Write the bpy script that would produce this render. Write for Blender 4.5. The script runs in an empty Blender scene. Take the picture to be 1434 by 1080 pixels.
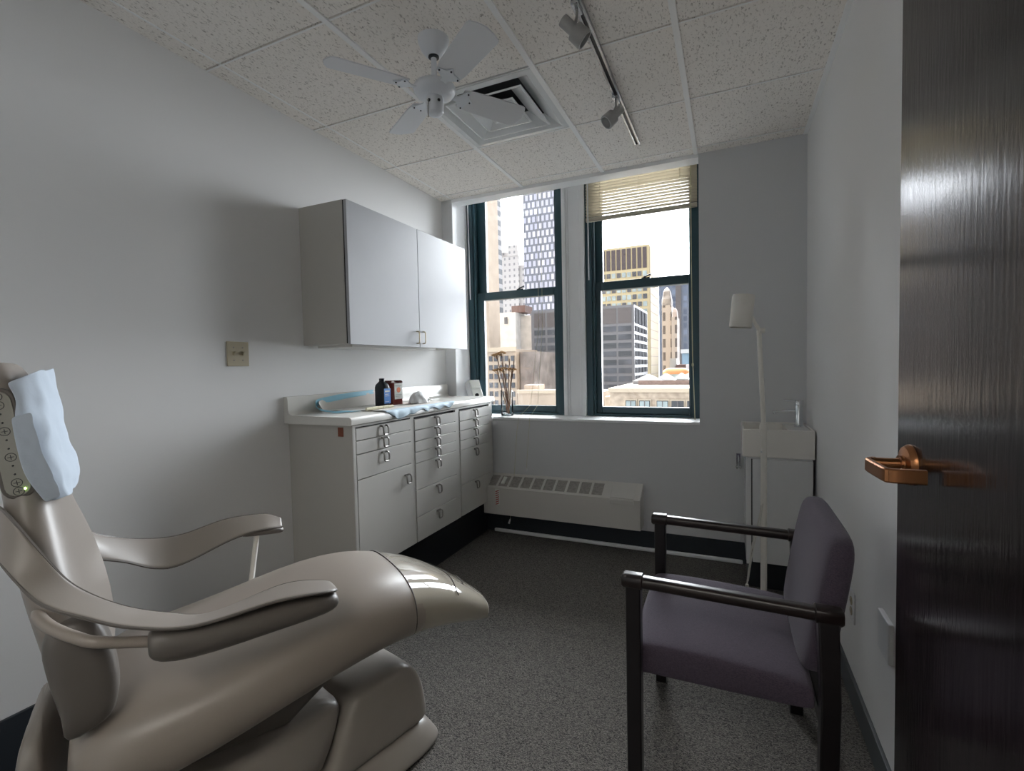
import bpy, bmesh, math, random
from mathutils import Vector, Matrix
random.seed(7)
PI = math.pi
SC = bpy.context.scene
COL = SC.collection
R = math.radians

# ------------------------------------------------------------------ materials
def nodes(name):
    m = bpy.data.materials.new(name); m.use_nodes = True
    nt = m.node_tree
    return m, nt, nt.nodes['Principled BSDF']

def mat(name, col, rough=.5, metal=0.0, bump=0.0, bscale=200.0, vary=0.0, vscale=8.0, coat=0.0, spec=None, stretch=None):
    m, nt, b = nodes(name)
    b.inputs['Base Color'].default_value = (*col, 1)
    b.inputs['Roughness'].default_value = rough
    b.inputs['Metallic'].default_value = metal
    if coat: b.inputs['Coat Weight'].default_value = coat
    if spec is not None: b.inputs['Specular IOR Level'].default_value = spec
    tc = nt.nodes.new('ShaderNodeTexCoord')
    src = tc.outputs['Object']
    if stretch:
        mp = nt.nodes.new('ShaderNodeMapping'); mp.inputs['Scale'].default_value = stretch
        nt.links.new(src, mp.inputs['Vector']); src = mp.outputs['Vector']
    if vary:
        n = nt.nodes.new('ShaderNodeTexNoise'); n.inputs['Scale'].default_value = vscale; n.inputs['Detail'].default_value = 4
        nt.links.new(src, n.inputs['Vector'])
        r = nt.nodes.new('ShaderNodeValToRGB')
        r.color_ramp.elements[0].position = .3; r.color_ramp.elements[1].position = .7
        r.color_ramp.elements[0].color = (*[c * (1 - vary) for c in col], 1)
        r.color_ramp.elements[1].color = (*[min(1, c * (1 + vary)) for c in col], 1)
        nt.links.new(n.outputs['Fac'], r.inputs['Fac']); nt.links.new(r.outputs['Color'], b.inputs['Base Color'])
    if bump:
        n = nt.nodes.new('ShaderNodeTexNoise'); n.inputs['Scale'].default_value = bscale; n.inputs['Detail'].default_value = 3
        nt.links.new(src, n.inputs['Vector'])
        bp = nt.nodes.new('ShaderNodeBump'); bp.inputs['Strength'].default_value = bump; bp.inputs['Distance'].default_value = .002
        nt.links.new(n.outputs['Fac'], bp.inputs['Height']); nt.links.new(bp.outputs['Normal'], b.inputs['Normal'])
    return m

def emit(name, col, s):
    m, nt, b = nodes(name)
    b.inputs['Base Color'].default_value = (*col, 1)
    b.inputs['Emission Color'].default_value = (*col, 1); b.inputs['Emission Strength'].default_value = s
    return m

def srgb(r, g, b):
    f = lambda c: (c / 255 / 12.92) if c / 255 <= .04045 else ((c / 255 + .055) / 1.055) ** 2.4
    return (f(r), f(g), f(b))

def m_carpet():
    m, nt, b = nodes('grey loop carpet')
    tc = nt.nodes.new('ShaderNodeTexCoord')
    mp = nt.nodes.new('ShaderNodeMapping'); mp.inputs['Rotation'].default_value = (0, 0, R(35)); mp.inputs['Scale'].default_value = (1, 2.4, 1)
    nt.links.new(tc.outputs['Object'], mp.inputs['Vector'])
    v = nt.nodes.new('ShaderNodeTexVoronoi'); v.inputs['Scale'].default_value = 230
    nt.links.new(mp.outputs['Vector'], v.inputs['Vector'])
    n = nt.nodes.new('ShaderNodeTexNoise'); n.inputs['Scale'].default_value = 330; n.inputs['Detail'].default_value = 3
    nt.links.new(tc.outputs['Object'], n.inputs['Vector'])
    r = nt.nodes.new('ShaderNodeValToRGB')
    e = r.color_ramp.elements
    e[0].position = .25; e[0].color = (*srgb(42, 42, 44), 1)
    e[1].position = .8; e[1].color = (*srgb(146, 142, 136), 1)
    mx = nt.nodes.new('ShaderNodeMix'); mx.data_type = 'FLOAT'; mx.inputs[0].default_value = .45
    nt.links.new(n.outputs['Fac'], mx.inputs[2])
    sep = nt.nodes.new('ShaderNodeSeparateColor'); nt.links.new(v.outputs['Color'], sep.inputs[0])
    nt.links.new(sep.outputs[0], mx.inputs[3])
    nt.links.new(mx.outputs[0], r.inputs['Fac']); nt.links.new(r.outputs['Color'], b.inputs['Base Color'])
    b.inputs['Roughness'].default_value = 1; b.inputs['Specular IOR Level'].default_value = .1
    bp = nt.nodes.new('ShaderNodeBump'); bp.inputs['Strength'].default_value = .7; bp.inputs['Distance'].default_value = .004; bp.invert = True
    nt.links.new(v.outputs['Distance'], bp.inputs['Height']); nt.links.new(bp.outputs['Normal'], b.inputs['Normal'])
    return m

def m_tile():
    m, nt, b = nodes('fissured ceiling tile')
    tc = nt.nodes.new('ShaderNodeTexCoord')
    mp = nt.nodes.new('ShaderNodeMapping'); mp.inputs['Scale'].default_value = (1, .45, 1)
    nt.links.new(tc.outputs['Object'], mp.inputs['Vector'])
    n = nt.nodes.new('ShaderNodeTexNoise'); n.inputs['Scale'].default_value = 150; n.inputs['Detail'].default_value = 2; n.inputs['Distortion'].default_value = .6
    nt.links.new(mp.outputs['Vector'], n.inputs['Vector'])
    r = nt.nodes.new('ShaderNodeValToRGB'); e = r.color_ramp.elements
    e[0].position = .28; e[0].color = (.46, .42, .38, 1); e[1].position = .43; e[1].color = (.92, .88, .83, 1)
    nt.links.new(n.outputs['Fac'], r.inputs['Fac']); nt.links.new(r.outputs['Color'], b.inputs['Base Color'])
    b.inputs['Roughness'].default_value = 1; b.inputs['Specular IOR Level'].default_value = .1
    bp = nt.nodes.new('ShaderNodeBump'); bp.inputs['Strength'].default_value = .55; bp.inputs['Distance'].default_value = .004
    nt.links.new(n.outputs['Fac'], bp.inputs['Height']); nt.links.new(bp.outputs['Normal'], b.inputs['Normal'])
    return m

def m_door():
    m, nt, b = nodes('dark stained door veneer')
    tc = nt.nodes.new('ShaderNodeTexCoord')
    mp = nt.nodes.new('ShaderNodeMapping'); mp.inputs['Scale'].default_value = (60, 60, 2.2)
    nt.links.new(tc.outputs['Object'], mp.inputs['Vector'])
    n = nt.nodes.new('ShaderNodeTexNoise'); n.inputs['Scale'].default_value = 2.2; n.inputs['Detail'].default_value = 6; n.inputs['Distortion'].default_value = .5
    nt.links.new(mp.outputs['Vector'], n.inputs['Vector'])
    r = nt.nodes.new('ShaderNodeValToRGB'); e = r.color_ramp.elements
    e[0].position = .3; e[0].color = (.008, .006, .007, 1); e[1].position = .75; e[1].color = (.035, .025, .028, 1)
    nt.links.new(n.outputs['Fac'], r.inputs['Fac']); nt.links.new(r.outputs['Color'], b.inputs['Base Color'])
    b.inputs['Roughness'].default_value = .17
    mp2 = nt.nodes.new('ShaderNodeMapping'); mp2.inputs['Scale'].default_value = (25, 25, 6)
    nt.links.new(tc.outputs['Object'], mp2.inputs['Vector'])
    n2 = nt.nodes.new('ShaderNodeTexNoise'); n2.inputs['Scale'].default_value = 3; n2.inputs['Detail'].default_value = 3
    nt.links.new(mp2.outputs['Vector'], n2.inputs['Vector'])
    ad = nt.nodes.new('ShaderNodeMath'); ad.operation = 'ADD'
    nt.links.new(n.outputs['Fac'], ad.inputs[0]); nt.links.new(n2.outputs['Fac'], ad.inputs[1])
    bp = nt.nodes.new('ShaderNodeBump'); bp.inputs['Strength'].default_value = .5; bp.inputs['Distance'].default_value = .0007
    nt.links.new(ad.outputs[0], bp.inputs['Height']); nt.links.new(bp.outputs['Normal'], b.inputs['Normal'])
    return m

def m_glass(name, tint=(1, 1, 1), ior=1.45, body=.0):
    m, nt, b = nodes(name)
    nt.nodes.remove(b)
    out = nt.nodes['Material Output']
    t = nt.nodes.new('ShaderNodeBsdfTransparent'); t.inputs['Color'].default_value = (*tint, 1)
    g = nt.nodes.new('ShaderNodeBsdfGlossy'); g.inputs['Roughness'].default_value = .02
    f = nt.nodes.new('ShaderNodeFresnel'); f.inputs['IOR'].default_value = ior
    mx = nt.nodes.new('ShaderNodeMixShader')
    nt.links.new(f.outputs[0], mx.inputs[0]); nt.links.new(t.outputs[0], mx.inputs[1]); nt.links.new(g.outputs[0], mx.inputs[2])
    nt.links.new(mx.outputs[0], out.inputs['Surface'])
    return m

def m_facade(name, wall, win, bw, bh, mortar, offset=0.0, rough=.5, vary=None):
    """window grid on a distant tower: brick pattern in metres, on world x+y / z"""
    m, nt, b = nodes(name)
    tc = nt.nodes.new('ShaderNodeTexCoord')
    sp = nt.nodes.new('ShaderNodeSeparateXYZ'); nt.links.new(tc.outputs['Object'], sp.inputs[0])
    ad = nt.nodes.new('ShaderNodeMath'); nt.links.new(sp.outputs[0], ad.inputs[0]); nt.links.new(sp.outputs[1], ad.inputs[1])
    cb = nt.nodes.new('ShaderNodeCombineXYZ'); nt.links.new(ad.outputs[0], cb.inputs[0]); nt.links.new(sp.outputs[2], cb.inputs[1])
    br = nt.nodes.new('ShaderNodeTexBrick'); nt.links.new(cb.outputs[0], br.inputs['Vector'])
    br.offset = offset; br.inputs['Scale'].default_value = 1
    br.inputs['Brick Width'].default_value = bw; br.inputs['Row Height'].default_value = bh
    br.inputs['Mortar Size'].default_value = mortar; br.inputs['Mortar Smooth'].default_value = 0
    br.inputs['Color1'].default_value = (*win, 1); br.inputs['Color2'].default_value = (*(vary or win), 1)
    br.inputs['Mortar'].default_value = (*wall, 1)
    nt.links.new(br.outputs['Color'], b.inputs['Base Color'])
    b.inputs['Roughness'].default_value = rough; b.inputs['Specular IOR Level'].default_value = .25
    return m

M = {
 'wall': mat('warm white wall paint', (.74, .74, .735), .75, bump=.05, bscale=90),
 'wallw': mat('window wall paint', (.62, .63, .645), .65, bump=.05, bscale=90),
 'reveal': mat('white gloss trim paint', (.85, .86, .87), .4),
 'carpet': m_carpet(), 'tile': m_tile(),
 'tbar': mat('white grid metal', (.93, .93, .92), .45),
 'plenum': mat('dark plenum', (.06, .045, .04), .9),
 'base': mat('dark vinyl baseboard', (.02, .026, .034), .5),
 'baser': mat('grey vinyl baseboard', (.085, .095, .10), .5),
 'kick': mat('black toe kick', (.008, .011, .016), .4),
 'teal': mat('dark teal window paint', (.024, .066, .084), .35),
 'glass': m_glass('window glass'),
 'vase': m_glass('vase glass', (.985, .99, .99), 1.25),
 'blind': mat('cream blind slat', (.52, .47, .37), .5),
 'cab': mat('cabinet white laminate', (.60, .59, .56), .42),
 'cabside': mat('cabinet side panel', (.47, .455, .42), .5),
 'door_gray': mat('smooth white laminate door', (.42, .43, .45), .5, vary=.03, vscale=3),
 'counter': mat('glossy white laminate counter', (.66, .65, .61), .15),
 'edge': mat('pale edge band', (.45, .38, .30), .5),
 'gap': mat('dark gap', (.02, .02, .02), .8),
 'nickel': mat('brushed nickel', (.30, .29, .27), .32, 1.0),
 'brassy': mat('pale brass', (.55, .47, .33), .3, 1.0),
 'chrome': mat('chrome', (.75, .78, .8), .08, 1.0),
 'bronze': mat('satin bronze', (.42, .19, .085), .32, 1.0),
 'leather': mat('taupe dental leather', (.275, .238, .205), .36, bump=.04, bscale=260),
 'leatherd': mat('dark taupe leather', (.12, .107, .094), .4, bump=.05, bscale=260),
 'leatherm': mat('mid taupe leather', (.245, .216, .19), .38, bump=.05, bscale=260),
 'plastic_t': mat('taupe moulded plastic', (.285, .258, .23), .35, vary=.05, vscale=6),
 'vinyl': mat('clear vinyl over leather', (.40, .365, .30), .07, coat=1.0, bump=.25, bscale=14),
 'seam': mat('dark seam', (.06, .05, .045), .6),
 'paper': mat('pale blue paper towel', (.45, .51, .58), .95, bump=.8, bscale=35),
 'keypad': mat('keypad membrane', (.30, .29, .25), .45),
 'keysym': mat('keypad symbol', (.05, .05, .05), .5),
 'led': emit('green indicator', (.45, .9, .1), 1.2),
 'black_wood': mat('black stained wood', (.010, .008, .009), .28, vary=.3, vscale=5),
 'brown_wood': mat('dark brown arm wood', (.014, .008, .007), .34),
 'purple': None,
 'ivory': mat('ivory switch plate', (.42, .37, .26), .4),
 'white_pl': mat('white plastic', (.65, .66, .67), .4),
 'white_met': mat('white enamelled metal', (.74, .72, .67), .35),
 'fan': mat('white fan enamel', (.74, .77, .81), .28),
 'fan_blade': mat('white fan blade', (.74, .75, .77), .5),
 'silver': mat('silver track', (.55, .56, .58), .25, .8),
 'trackhead': mat('grey white spot head', (.36, .36, .35), .5),
 'dark': mat('near black plastic', (.008, .012, .018), .3),
 'vent': mat('white vent metal', (.80, .82, .82), .22),
 'rad': mat('cream heater enamel', (.60, .585, .555), .5),
 'radmesh': mat('heater mesh', (.30, .285, .265), .8, vary=.2, vscale=60),
 'red': mat('deep red plastic', (.20, .028, .022), .3),
 'label': mat('white label', (.70, .72, .68), .6),
 'orange': mat('orange print', (.72, .20, .08), .6),
 'grey_print': mat('grey print', (.35, .34, .34), .6),
 'blue': mat('blue label', (.10, .28, .68), .5),
 'pad_w': mat('white absorbent pad', (.66, .64, .60), .95, bump=.6, bscale=120),
 'pad_b': mat('light blue pad backing', (.27, .56, .70), .6),
 'pad_b2': mat('pale blue pad ruffle', (.52, .66, .76), .7),
 'cotton': mat('cream cotton roll', (.72, .68, .50), .95, bump=.4, bscale=100),
 'cloth_w': mat('white crumpled plastic', (.86, .86, .86), .6, bump=1.0, bscale=45),
 'porcelain': mat('white porcelain', (.78, .76, .72), .18),
 'sinkcab': mat('glossy white cabinet', (.66, .67, .68), .2),
 'cordw': mat('white cord', (.60, .58, .54), .5),
 'cordy': mat('yellowed cord', (.52, .50, .33), .6),
 'stem': mat('dry brown stem', (.16, .085, .05), .9),
 'bloom': mat('dried yarrow bloom', (.44, .27, .13), .95, bump=1, bscale=300),
 'redbrown': mat('red brown patch', (.20, .06, .03), .7),
 # city
 'c_beige': mat('cream brick', (0.354, 0.286, 0.218), .9, vary=.25, vscale=2.2),
 'c_cream': mat('cream stone band', (0.394, 0.326, 0.245), .9),
 'c_tan': mat('tan brick', (0.340, 0.272, 0.211), .9, vary=.1, vscale=.6),
 'c_white': mat('whitewashed brick', (0.435, 0.415, 0.388), .9, vary=.12, vscale=.8),
 'c_yel': mat('pale yellow concrete', (0.394, 0.326, 0.197), .85),
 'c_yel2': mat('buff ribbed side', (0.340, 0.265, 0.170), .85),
 'c_grey': mat('grey steel frame', (0.143, 0.139, 0.146), .6),
 'c_panel': mat('grey louvre panel', (0.099, 0.085, 0.082), .7, vary=.1, vscale=1.5),
 'c_win': mat('grey tower glass', (0.058, 0.061, 0.071), .25, vary=.5, vscale=.35),
 'c_win2': mat('curtained window', (0.177, 0.160, 0.133), .4, vary=.3, vscale=1),
 'c_wb': mat('pale blue window', (0.245, 0.292, 0.292), .3, vary=.35, vscale=.35),
 'c_wd': mat('dark louvre bay', (0.051, 0.037, 0.039), .7),
 'c_black': mat('dark window glass', (0.034, 0.037, 0.041), .25),
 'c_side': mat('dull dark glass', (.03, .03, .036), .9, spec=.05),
 'c_stone': mat('weathered grey stone', (0.231, 0.197, 0.177), .9, vary=.35, vscale=.5),
 'c_pink': mat('pale pinkish stone', (0.320, 0.258, 0.231), .9, vary=.15, vscale=.4),
 'c_brown': mat('brown roof', (0.095, 0.051, 0.041), .8),
 'c_salmon': mat('salmon brick', (0.374, 0.231, 0.163), .9),
 'c_orange': mat('orange canopy', (0.408, 0.177, 0.068), .8),
 'c_roofw': mat('white roof panel', (0.449, 0.456, 0.462), .6),
 'c_rail': mat('brownish rooftop rail', (0.150, 0.102, 0.088), .8, vary=.3, vscale=4),
 'c_bluew': mat('blue glass low building', (0.177, 0.272, 0.354), .4),
 'c_asph': mat('street', (0.082, 0.082, 0.082), .9),
 'c_chk': m_facade('checker glass tower', (.13, .135, .155), (.34, .34, .41), 2.1, 3.2, .42, .5, .35, (.48, .46, .50)),
 'c_drk': m_facade('dark glass tower', (.12, .135, .17), (.06, .075, .11), 2.6, 3.3, .5, 0, .35, (.16, .19, .25)),
 'c_far': m_facade('pale far tower', (.38, .35, .33), (.19, .18, .185), 4.6, 5.2, 1.5, 0, .7),
 'c_slv': m_facade('grey ribbed tower', (.26, .255, .27), (.06, .065, .08), 7.0, 3.4, .75, 0, .5),
 'c_sto': m_facade('old stone tower grid', (.32, .27, .24), (.09, .075, .07), 2.3, 4.2, .75, 0, .9),
}
def m_fabric():
    m, nt, b = nodes('plum woven upholstery')
    tc = nt.nodes.new('ShaderNodeTexCoord')
    mp = nt.nodes.new('ShaderNodeMapping'); mp.inputs['Scale'].default_value = (1.5, 5, 3)
    nt.links.new(tc.outputs['Object'], mp.inputs['Vector'])
    n = nt.nodes.new('ShaderNodeTexNoise'); n.inputs['Scale'].default_value = 150; n.inputs['Detail'].default_value = 3
    nt.links.new(mp.outputs['Vector'], n.inputs['Vector'])
    r = nt.nodes.new('ShaderNodeValToRGB'); e = r.color_ramp.elements
    e[0].position = .3; e[0].color = (.038, .030, .046, 1); e[1].position = .75; e[1].color = (.084, .064, .088, 1)
    nt.links.new(n.outputs['Fac'], r.inputs['Fac']); nt.links.new(r.outputs['Color'], b.inputs['Base Color'])
    b.inputs['Roughness'].default_value = .95
    b.inputs['Sheen Weight'].default_value = .08; b.inputs['Sheen Roughness'].default_value = .4
    bp = nt.nodes.new('ShaderNodeBump'); bp.inputs['Strength'].default_value = .4; bp.inputs['Distance'].default_value = .002
    nt.links.new(n.outputs['Fac'], bp.inputs['Height']); nt.links.new(bp.outputs['Normal'], b.inputs['Normal'])
    return m
M['purple'] = m_fabric()

# ------------------------------------------------------------------ geometry helpers
def V(*a): return Vector(a)
class G:
    """collects shapes in one bmesh"""
    def __init__(s): s.b = bmesh.new()
    def box(s, x0, x1, y0, y1, z0, z1, rot=None, piv=None):
        vs = [s.b.verts.new((x, y, z)) for x in (x0, x1) for y in (y0, y1) for z in (z0, z1)]
        for f in ((0,1,3,2),(4,6,7,5),(0,4,5,1),(2,3,7,6),(0,2,6,4),(1,5,7,3)): s.b.faces.new([vs[i] for i in f])
        if rot is not None:
            p = Vector(piv) if piv else Vector(((x0+x1)/2, (y0+y1)/2, (z0+z1)/2))
            for v in vs: v.co = rot @ (v.co - p) + p
        return s
    def prism(s, pts, axis, a0, a1):
        """pts 2-D outline; axis x: (y,z), y: (x,z), z: (x,y)"""
        def P(p, a): return {'x': (a, p[0], p[1]), 'y': (p[0], a, p[1]), 'z': (p[0], p[1], a)}[axis]
        A = [s.b.verts.new(P(p, a0)) for p in pts]; B = [s.b.verts.new(P(p, a1)) for p in pts]
        n = len(pts)
        for i in range(n): s.b.faces.new((A[i], A[(i+1) % n], B[(i+1) % n], B[i]))
        s.b.faces.new(A[::-1]); s.b.faces.new(B)
        return s
    def tube(s, pts, r, n=10, cap=True):
        pts = [Vector(p) for p in pts]; rs = r if isinstance(r, (list, tuple)) else [r] * len(pts)
        rings = []; up = None
        for i, p in enumerate(pts):
            d = (pts[min(i+1, len(pts)-1)] - pts[max(i-1, 0)]).normalized()
            if up is None:
                up = Vector((0, 0, 1)) if abs(d.z) < .9 else Vector((1, 0, 0))
            u = d.cross(up).normalized(); w = u.cross(d).normalized(); up = w
            rings.append([s.b.verts.new(p + (u * math.cos(2*PI*k/n) + w * math.sin(2*PI*k/n)) * rs[i]) for k in range(n)])
        for A, B in zip(rings, rings[1:]):
            for k in range(n): s.b.faces.new((A[k], A[(k+1) % n], B[(k+1) % n], B[k]))
        if cap: s.b.faces.new(rings[0][::-1]); s.b.faces.new(rings[-1])
        return s
    def lathe(s, prof, c=(0,0,0), n=32, axis=None, cap=True):
        """prof (r,z) bottom to top about an axis through c"""
        q = Vector((0,0,1)).rotation_difference(Vector(axis).normalized()) if axis else None
        rings = []
        for r, z in prof:
            ring = []
            for k in range(n):
                v = Vector((max(r, 1e-4) * math.cos(2*PI*k/n), max(r, 1e-4) * math.sin(2*PI*k/n), z))
                if q: v = q @ v
                ring.append(s.b.verts.new(v + Vector(c)))
            rings.append(ring)
        for A, B in zip(rings, rings[1:]):
            for k in range(n): s.b.faces.new((A[k], A[(k+1) % n], B[(k+1) % n], B[k]))
        if cap: s.b.faces.new(rings[0][::-1]); s.b.faces.new(rings[-1])
        return s
    def loft(s, rings, cap=True, closed=True):
        RR = [[s.b.verts.new(p) for p in ring] for ring in rings]
        n = len(RR[0])
        for A, B in zip(RR, RR[1:]):
            for k in range(n if closed else n-1): s.b.faces.new((A[k], A[(k+1) % n], B[(k+1) % n], B[k]))
        if cap and closed: s.b.faces.new(RR[0][::-1]); s.b.faces.new(RR[-1])
        return s
    def sphere(s, c, r, sc=(1,1,1), n=10):
        g = bmesh.ops.create_icosphere(s.b, subdivisions=2 if n > 8 else 1, radius=r)
        for v in g['verts']: v.co = Vector((v.co.x*sc[0], v.co.y*sc[1], v.co.z*sc[2])) + Vector(c)
        return s
    def move(s, mx):
        bmesh.ops.transform(s.b, matrix=mx, verts=s.b.verts[:]); return s
    def obj(s, name, m, parent=None, bevel=0, seg=2, smooth=False, subd=0, solid=0, loc=None, angle=40):
        me = bpy.data.meshes.new(name)
        bmesh.ops.recalc_face_normals(s.b, faces=s.b.faces[:])
        s.b.to_mesh(me); s.b.free()
        for mm in (m if isinstance(m, (list, tuple)) else [m]): me.materials.append(mm)
        o = bpy.data.objects.new(name, me); COL.objects.link(o)
        if parent: o.parent = parent
        if loc: o.location = loc
        if smooth:
            for p in me.polygons: p.use_smooth = True
        if solid:
            sm = o.modifiers.new('s', 'SOLIDIFY'); sm.thickness = solid; sm.offset = 0
        if bevel:
            bv = o.modifiers.new('b', 'BEVEL'); bv.width = bevel; bv.segments = seg; bv.limit_method = 'ANGLE'; bv.angle_limit = R(35)
            bv.harden_normals = False
            for p in me.polygons: p.use_smooth = True
        if subd:
            sd = o.modifiers.new('d', 'SUBSURF'); sd.levels = subd; sd.render_levels = subd
            for p in me.polygons: p.use_smooth = True
        if (smooth or bevel) and not subd:
            try: me.set_sharp_from_angle(angle=R(angle))
            except Exception: pass
        return o

def pieces(g, name, m, parent, **k):
    """link every loose piece of g as an object of its own"""
    left = set(g.b.verts); out = []
    while left:
        st = [left.pop()]; isl = set(st)
        while st:
            v_ = st.pop()
            for e_ in v_.link_edges:
                o_ = e_.other_vert(v_)
                if o_ not in isl: isl.add(o_); left.discard(o_); st.append(o_)
        n = G(); mp_ = {v_: n.b.verts.new(v_.co) for v_ in isl}
        for f_ in {f_ for v_ in isl for f_ in v_.link_faces}: n.b.faces.new([mp_[v_] for v_ in f_.verts])
        out.append(n.obj(name, m, parent, **k))
    g.b.free(); return out
def tag(o, label=None, cat=None, group=None, kind=None):
    if label: o['label'] = label
    if cat: o['category'] = cat
    if group: o['group'] = group
    if kind: o['kind'] = kind
    return o
def thing(name, label, cat, loc=(0,0,0), rz=0, group=None, kind=None):
    o = bpy.data.objects.new(name, None); COL.objects.link(o)
    o.location = loc; o.rotation_euler = (0, 0, rz); o.empty_display_size = .1
    return tag(o, label, cat, group, kind)
def structure(o): return tag(o, kind='structure')
def dup(o, parent, loc=None):
    c = o.copy(); COL.objects.link(c); c.parent = parent
    if loc: c.location = loc
    for ch in list(o.children): dup(ch, c)
    return c
def crom(pts, n=6):
    """Catmull-Rom through pts"""
    P = [Vector(p) for p in pts]; P = [P[0]*2 - P[1]] + P + [P[-1]*2 - P[-2]]; out = []
    for i in range(1, len(P)-2):
        for k in range(n):
            t = k / n
            out.append(.5*((2*P[i]) + (P[i+1]-P[i-1])*t + (2*P[i-1]-5*P[i]+4*P[i+1]-P[i+2])*t*t + (3*P[i]-P[i-1]-3*P[i+1]+P[i+2])*t**3))
    out.append(P[-2]); return out
def rrect(cx, cy, w, h, r, n=5):
    pts = []
    for sx, sy, a0 in ((1,1,0),(-1,1,90),(-1,-1,180),(1,-1,270)):
        for k in range(n+1):
            a = R(a0 + 90*k/n); pts.append((cx + sx*(w/2-r) + r*math.cos(a), cy + sy*(h/2-r) + r*math.sin(a)))
    return pts

# ------------------------------------------------------------------ camera
CX, CZ = 2.12, 1.30
cam = bpy.data.cameras.new('camera'); co = bpy.data.objects.new('camera', cam); COL.objects.link(co)
cam.sensor_width = 36; cam.lens = 674.8 / 1434 * 36; cam.clip_start = .01; cam.clip_end = 3000
a, b, c = -0.04047, 0.02102, 0.42309
Rm = Matrix.Rotation(c, 3, 'Z') @ Matrix.Rotation(a, 3, 'X') @ Matrix.Rotation(b, 3, 'Y')
right, fwd, up = Rm @ V(1,0,0), Rm @ V(0,1,0), Rm @ V(0,0,1)
mw = Matrix((( right.x, up.x, -fwd.x, CX), (right.y, up.y, -fwd.y, 0), (right.z, up.z, -fwd.z, CZ), (0,0,0,1)))
co.matrix_world = mw
SC.camera = co

# ------------------------------------------------------------------ room shell
W, YW, H = 2.55, 3.39, 2.643
structure(G().box(-.12, W+.12, -.28, 3.8, -.06, 0).obj('floor', M['carpet']))
structure(G().box(-.12, 0, -.28, 3.9, 0, 3.05).obj('wall_left', M['wall']))
structure(G().box(W, W+.12, -.28, 3.9, 0, 3.05).obj('wall_right', M['wall']))
# far wall with the window recess
WX0, WX1, SZ = .094, 1.945, .895
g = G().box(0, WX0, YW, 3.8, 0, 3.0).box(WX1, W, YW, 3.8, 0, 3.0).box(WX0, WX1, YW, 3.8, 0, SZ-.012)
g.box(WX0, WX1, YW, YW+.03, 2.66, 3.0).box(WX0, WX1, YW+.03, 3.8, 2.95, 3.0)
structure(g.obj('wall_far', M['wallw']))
structure(G().box(WX0, WX1, YW-.004, YW+.11, 2.618, 2.66).obj('trim_1', M['reveal'], bevel=.002))
structure(G().box(WX0, WX1, YW-.012, 3.80, SZ-.012, SZ+.008).obj('trim_2', M['reveal'], bevel=.004))
structure(G().box(WX0, WX0+.004, YW+.002, 3.62, SZ+.008, 2.95).obj('trim_3', M['reveal']))
# near wall with the doorway the camera stands in
g = G().box(-.12, 1.15, -.28, -.14, 0, 3.0).box(1.15, W+.12, -.28, -.14, 2.16, 3.0)
structure(G().box(2.495, W, -.28, .075, 0, 2.16).obj('trim_7', M['reveal']))
structure(g.obj('wall_near', M['wall']))
# ceiling: tiles with open seams, dark above, tee bars
gx = [.10, .711, 1.32, 1.93]; gy = [.237, .846, 1.456, 2.066, 2.675, 3.285]
xs = [0] + gx + [W]; ys = [-.14] + gy + [YW]
g = G()
for i in range(len(xs)-1):
    for j in range(len(ys)-1):
        if abs(xs[i]-.711) < .01 and abs(ys[j]-2.066) < .01: continue      # the air diffuser sits here
        ex0 = 0 if i == 0 else .004; ex1 = 0 if i == len(xs)-2 else .004
        ey0 = .0 if j == 0 else .004; ey1 = 0 if j == len(ys)-2 else .004
        g.box(xs[i]+ex0, xs[i+1]-ex1, ys[j]+ey0, ys[j+1]-ey1, H, H+.016)
ceil = structure(g.obj('ceiling', M['tile']))
g = G()
for x in gx[1:]: g.box(x-.0125, x+.0125, -.14, YW, H-.007, H+.02)
g.box(W-.022, W, -.14, YW, H-.004, H+.001).box(gx[0]-.006, gx[0]+.004, -.14, YW, H-.001, H+.012)
for y in gy: g.box(0, W, y+.0045, y+.012, H-.0015, H+.004)
g.obj('grid_bar', M['tbar'], ceil)
g = G()
for i in range(len(xs)-1):
    for j in range(len(ys)-1):
        if abs(xs[i]-.711) < .01 and abs(ys[j]-2.066) < .01: continue
        g.box(xs[i], xs[i+1], ys[j], ys[j+1], H+.017, H+.022)
g.obj('plenum_backing', M['plenum'], ceil)
structure(G().box(-.12, W+.12, -.28, 3.9, 3.0, 3.06).obj('ceiling_slab', M['plenum']))
# baseboards and floor strip
structure(G().box(0, .012, -.14, 1.83, 0, .205).obj('baseboard_left', M['base'], bevel=.002))
structure(G().box(W-.012, W, .075, YW, 0, .10).obj('baseboard_right', M['baser'], bevel=.002))
structure(G().box(0, W-.012, YW-.012, YW, 0.0, .135).obj('baseboard_far', M['base'], bevel=.002))
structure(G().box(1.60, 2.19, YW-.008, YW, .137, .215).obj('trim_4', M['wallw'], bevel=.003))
structure(G().box(.43, 2.20, YW-.034, YW-.013, 0, .026).obj('trim_5', M['reveal'], bevel=.008, seg=3))
# mullion pilaster between the windows
g = G().box(.943, 1.122, 3.62, 3.80, SZ+.008, 2.95)
g.box(.943, .975, 3.60, 3.62, SZ+.008, 2.95).box(1.09, 1.122, 3.60, 3.62, SZ+.008, 2.95)
g.box(.975, .992, 3.61, 3.62, SZ+.008, 2.95).box(1.073, 1.09, 3.61, 3.62, SZ+.008, 2.95)
structure(g.obj('trim_6', M['reveal'], bevel=.004, seg=3))

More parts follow.
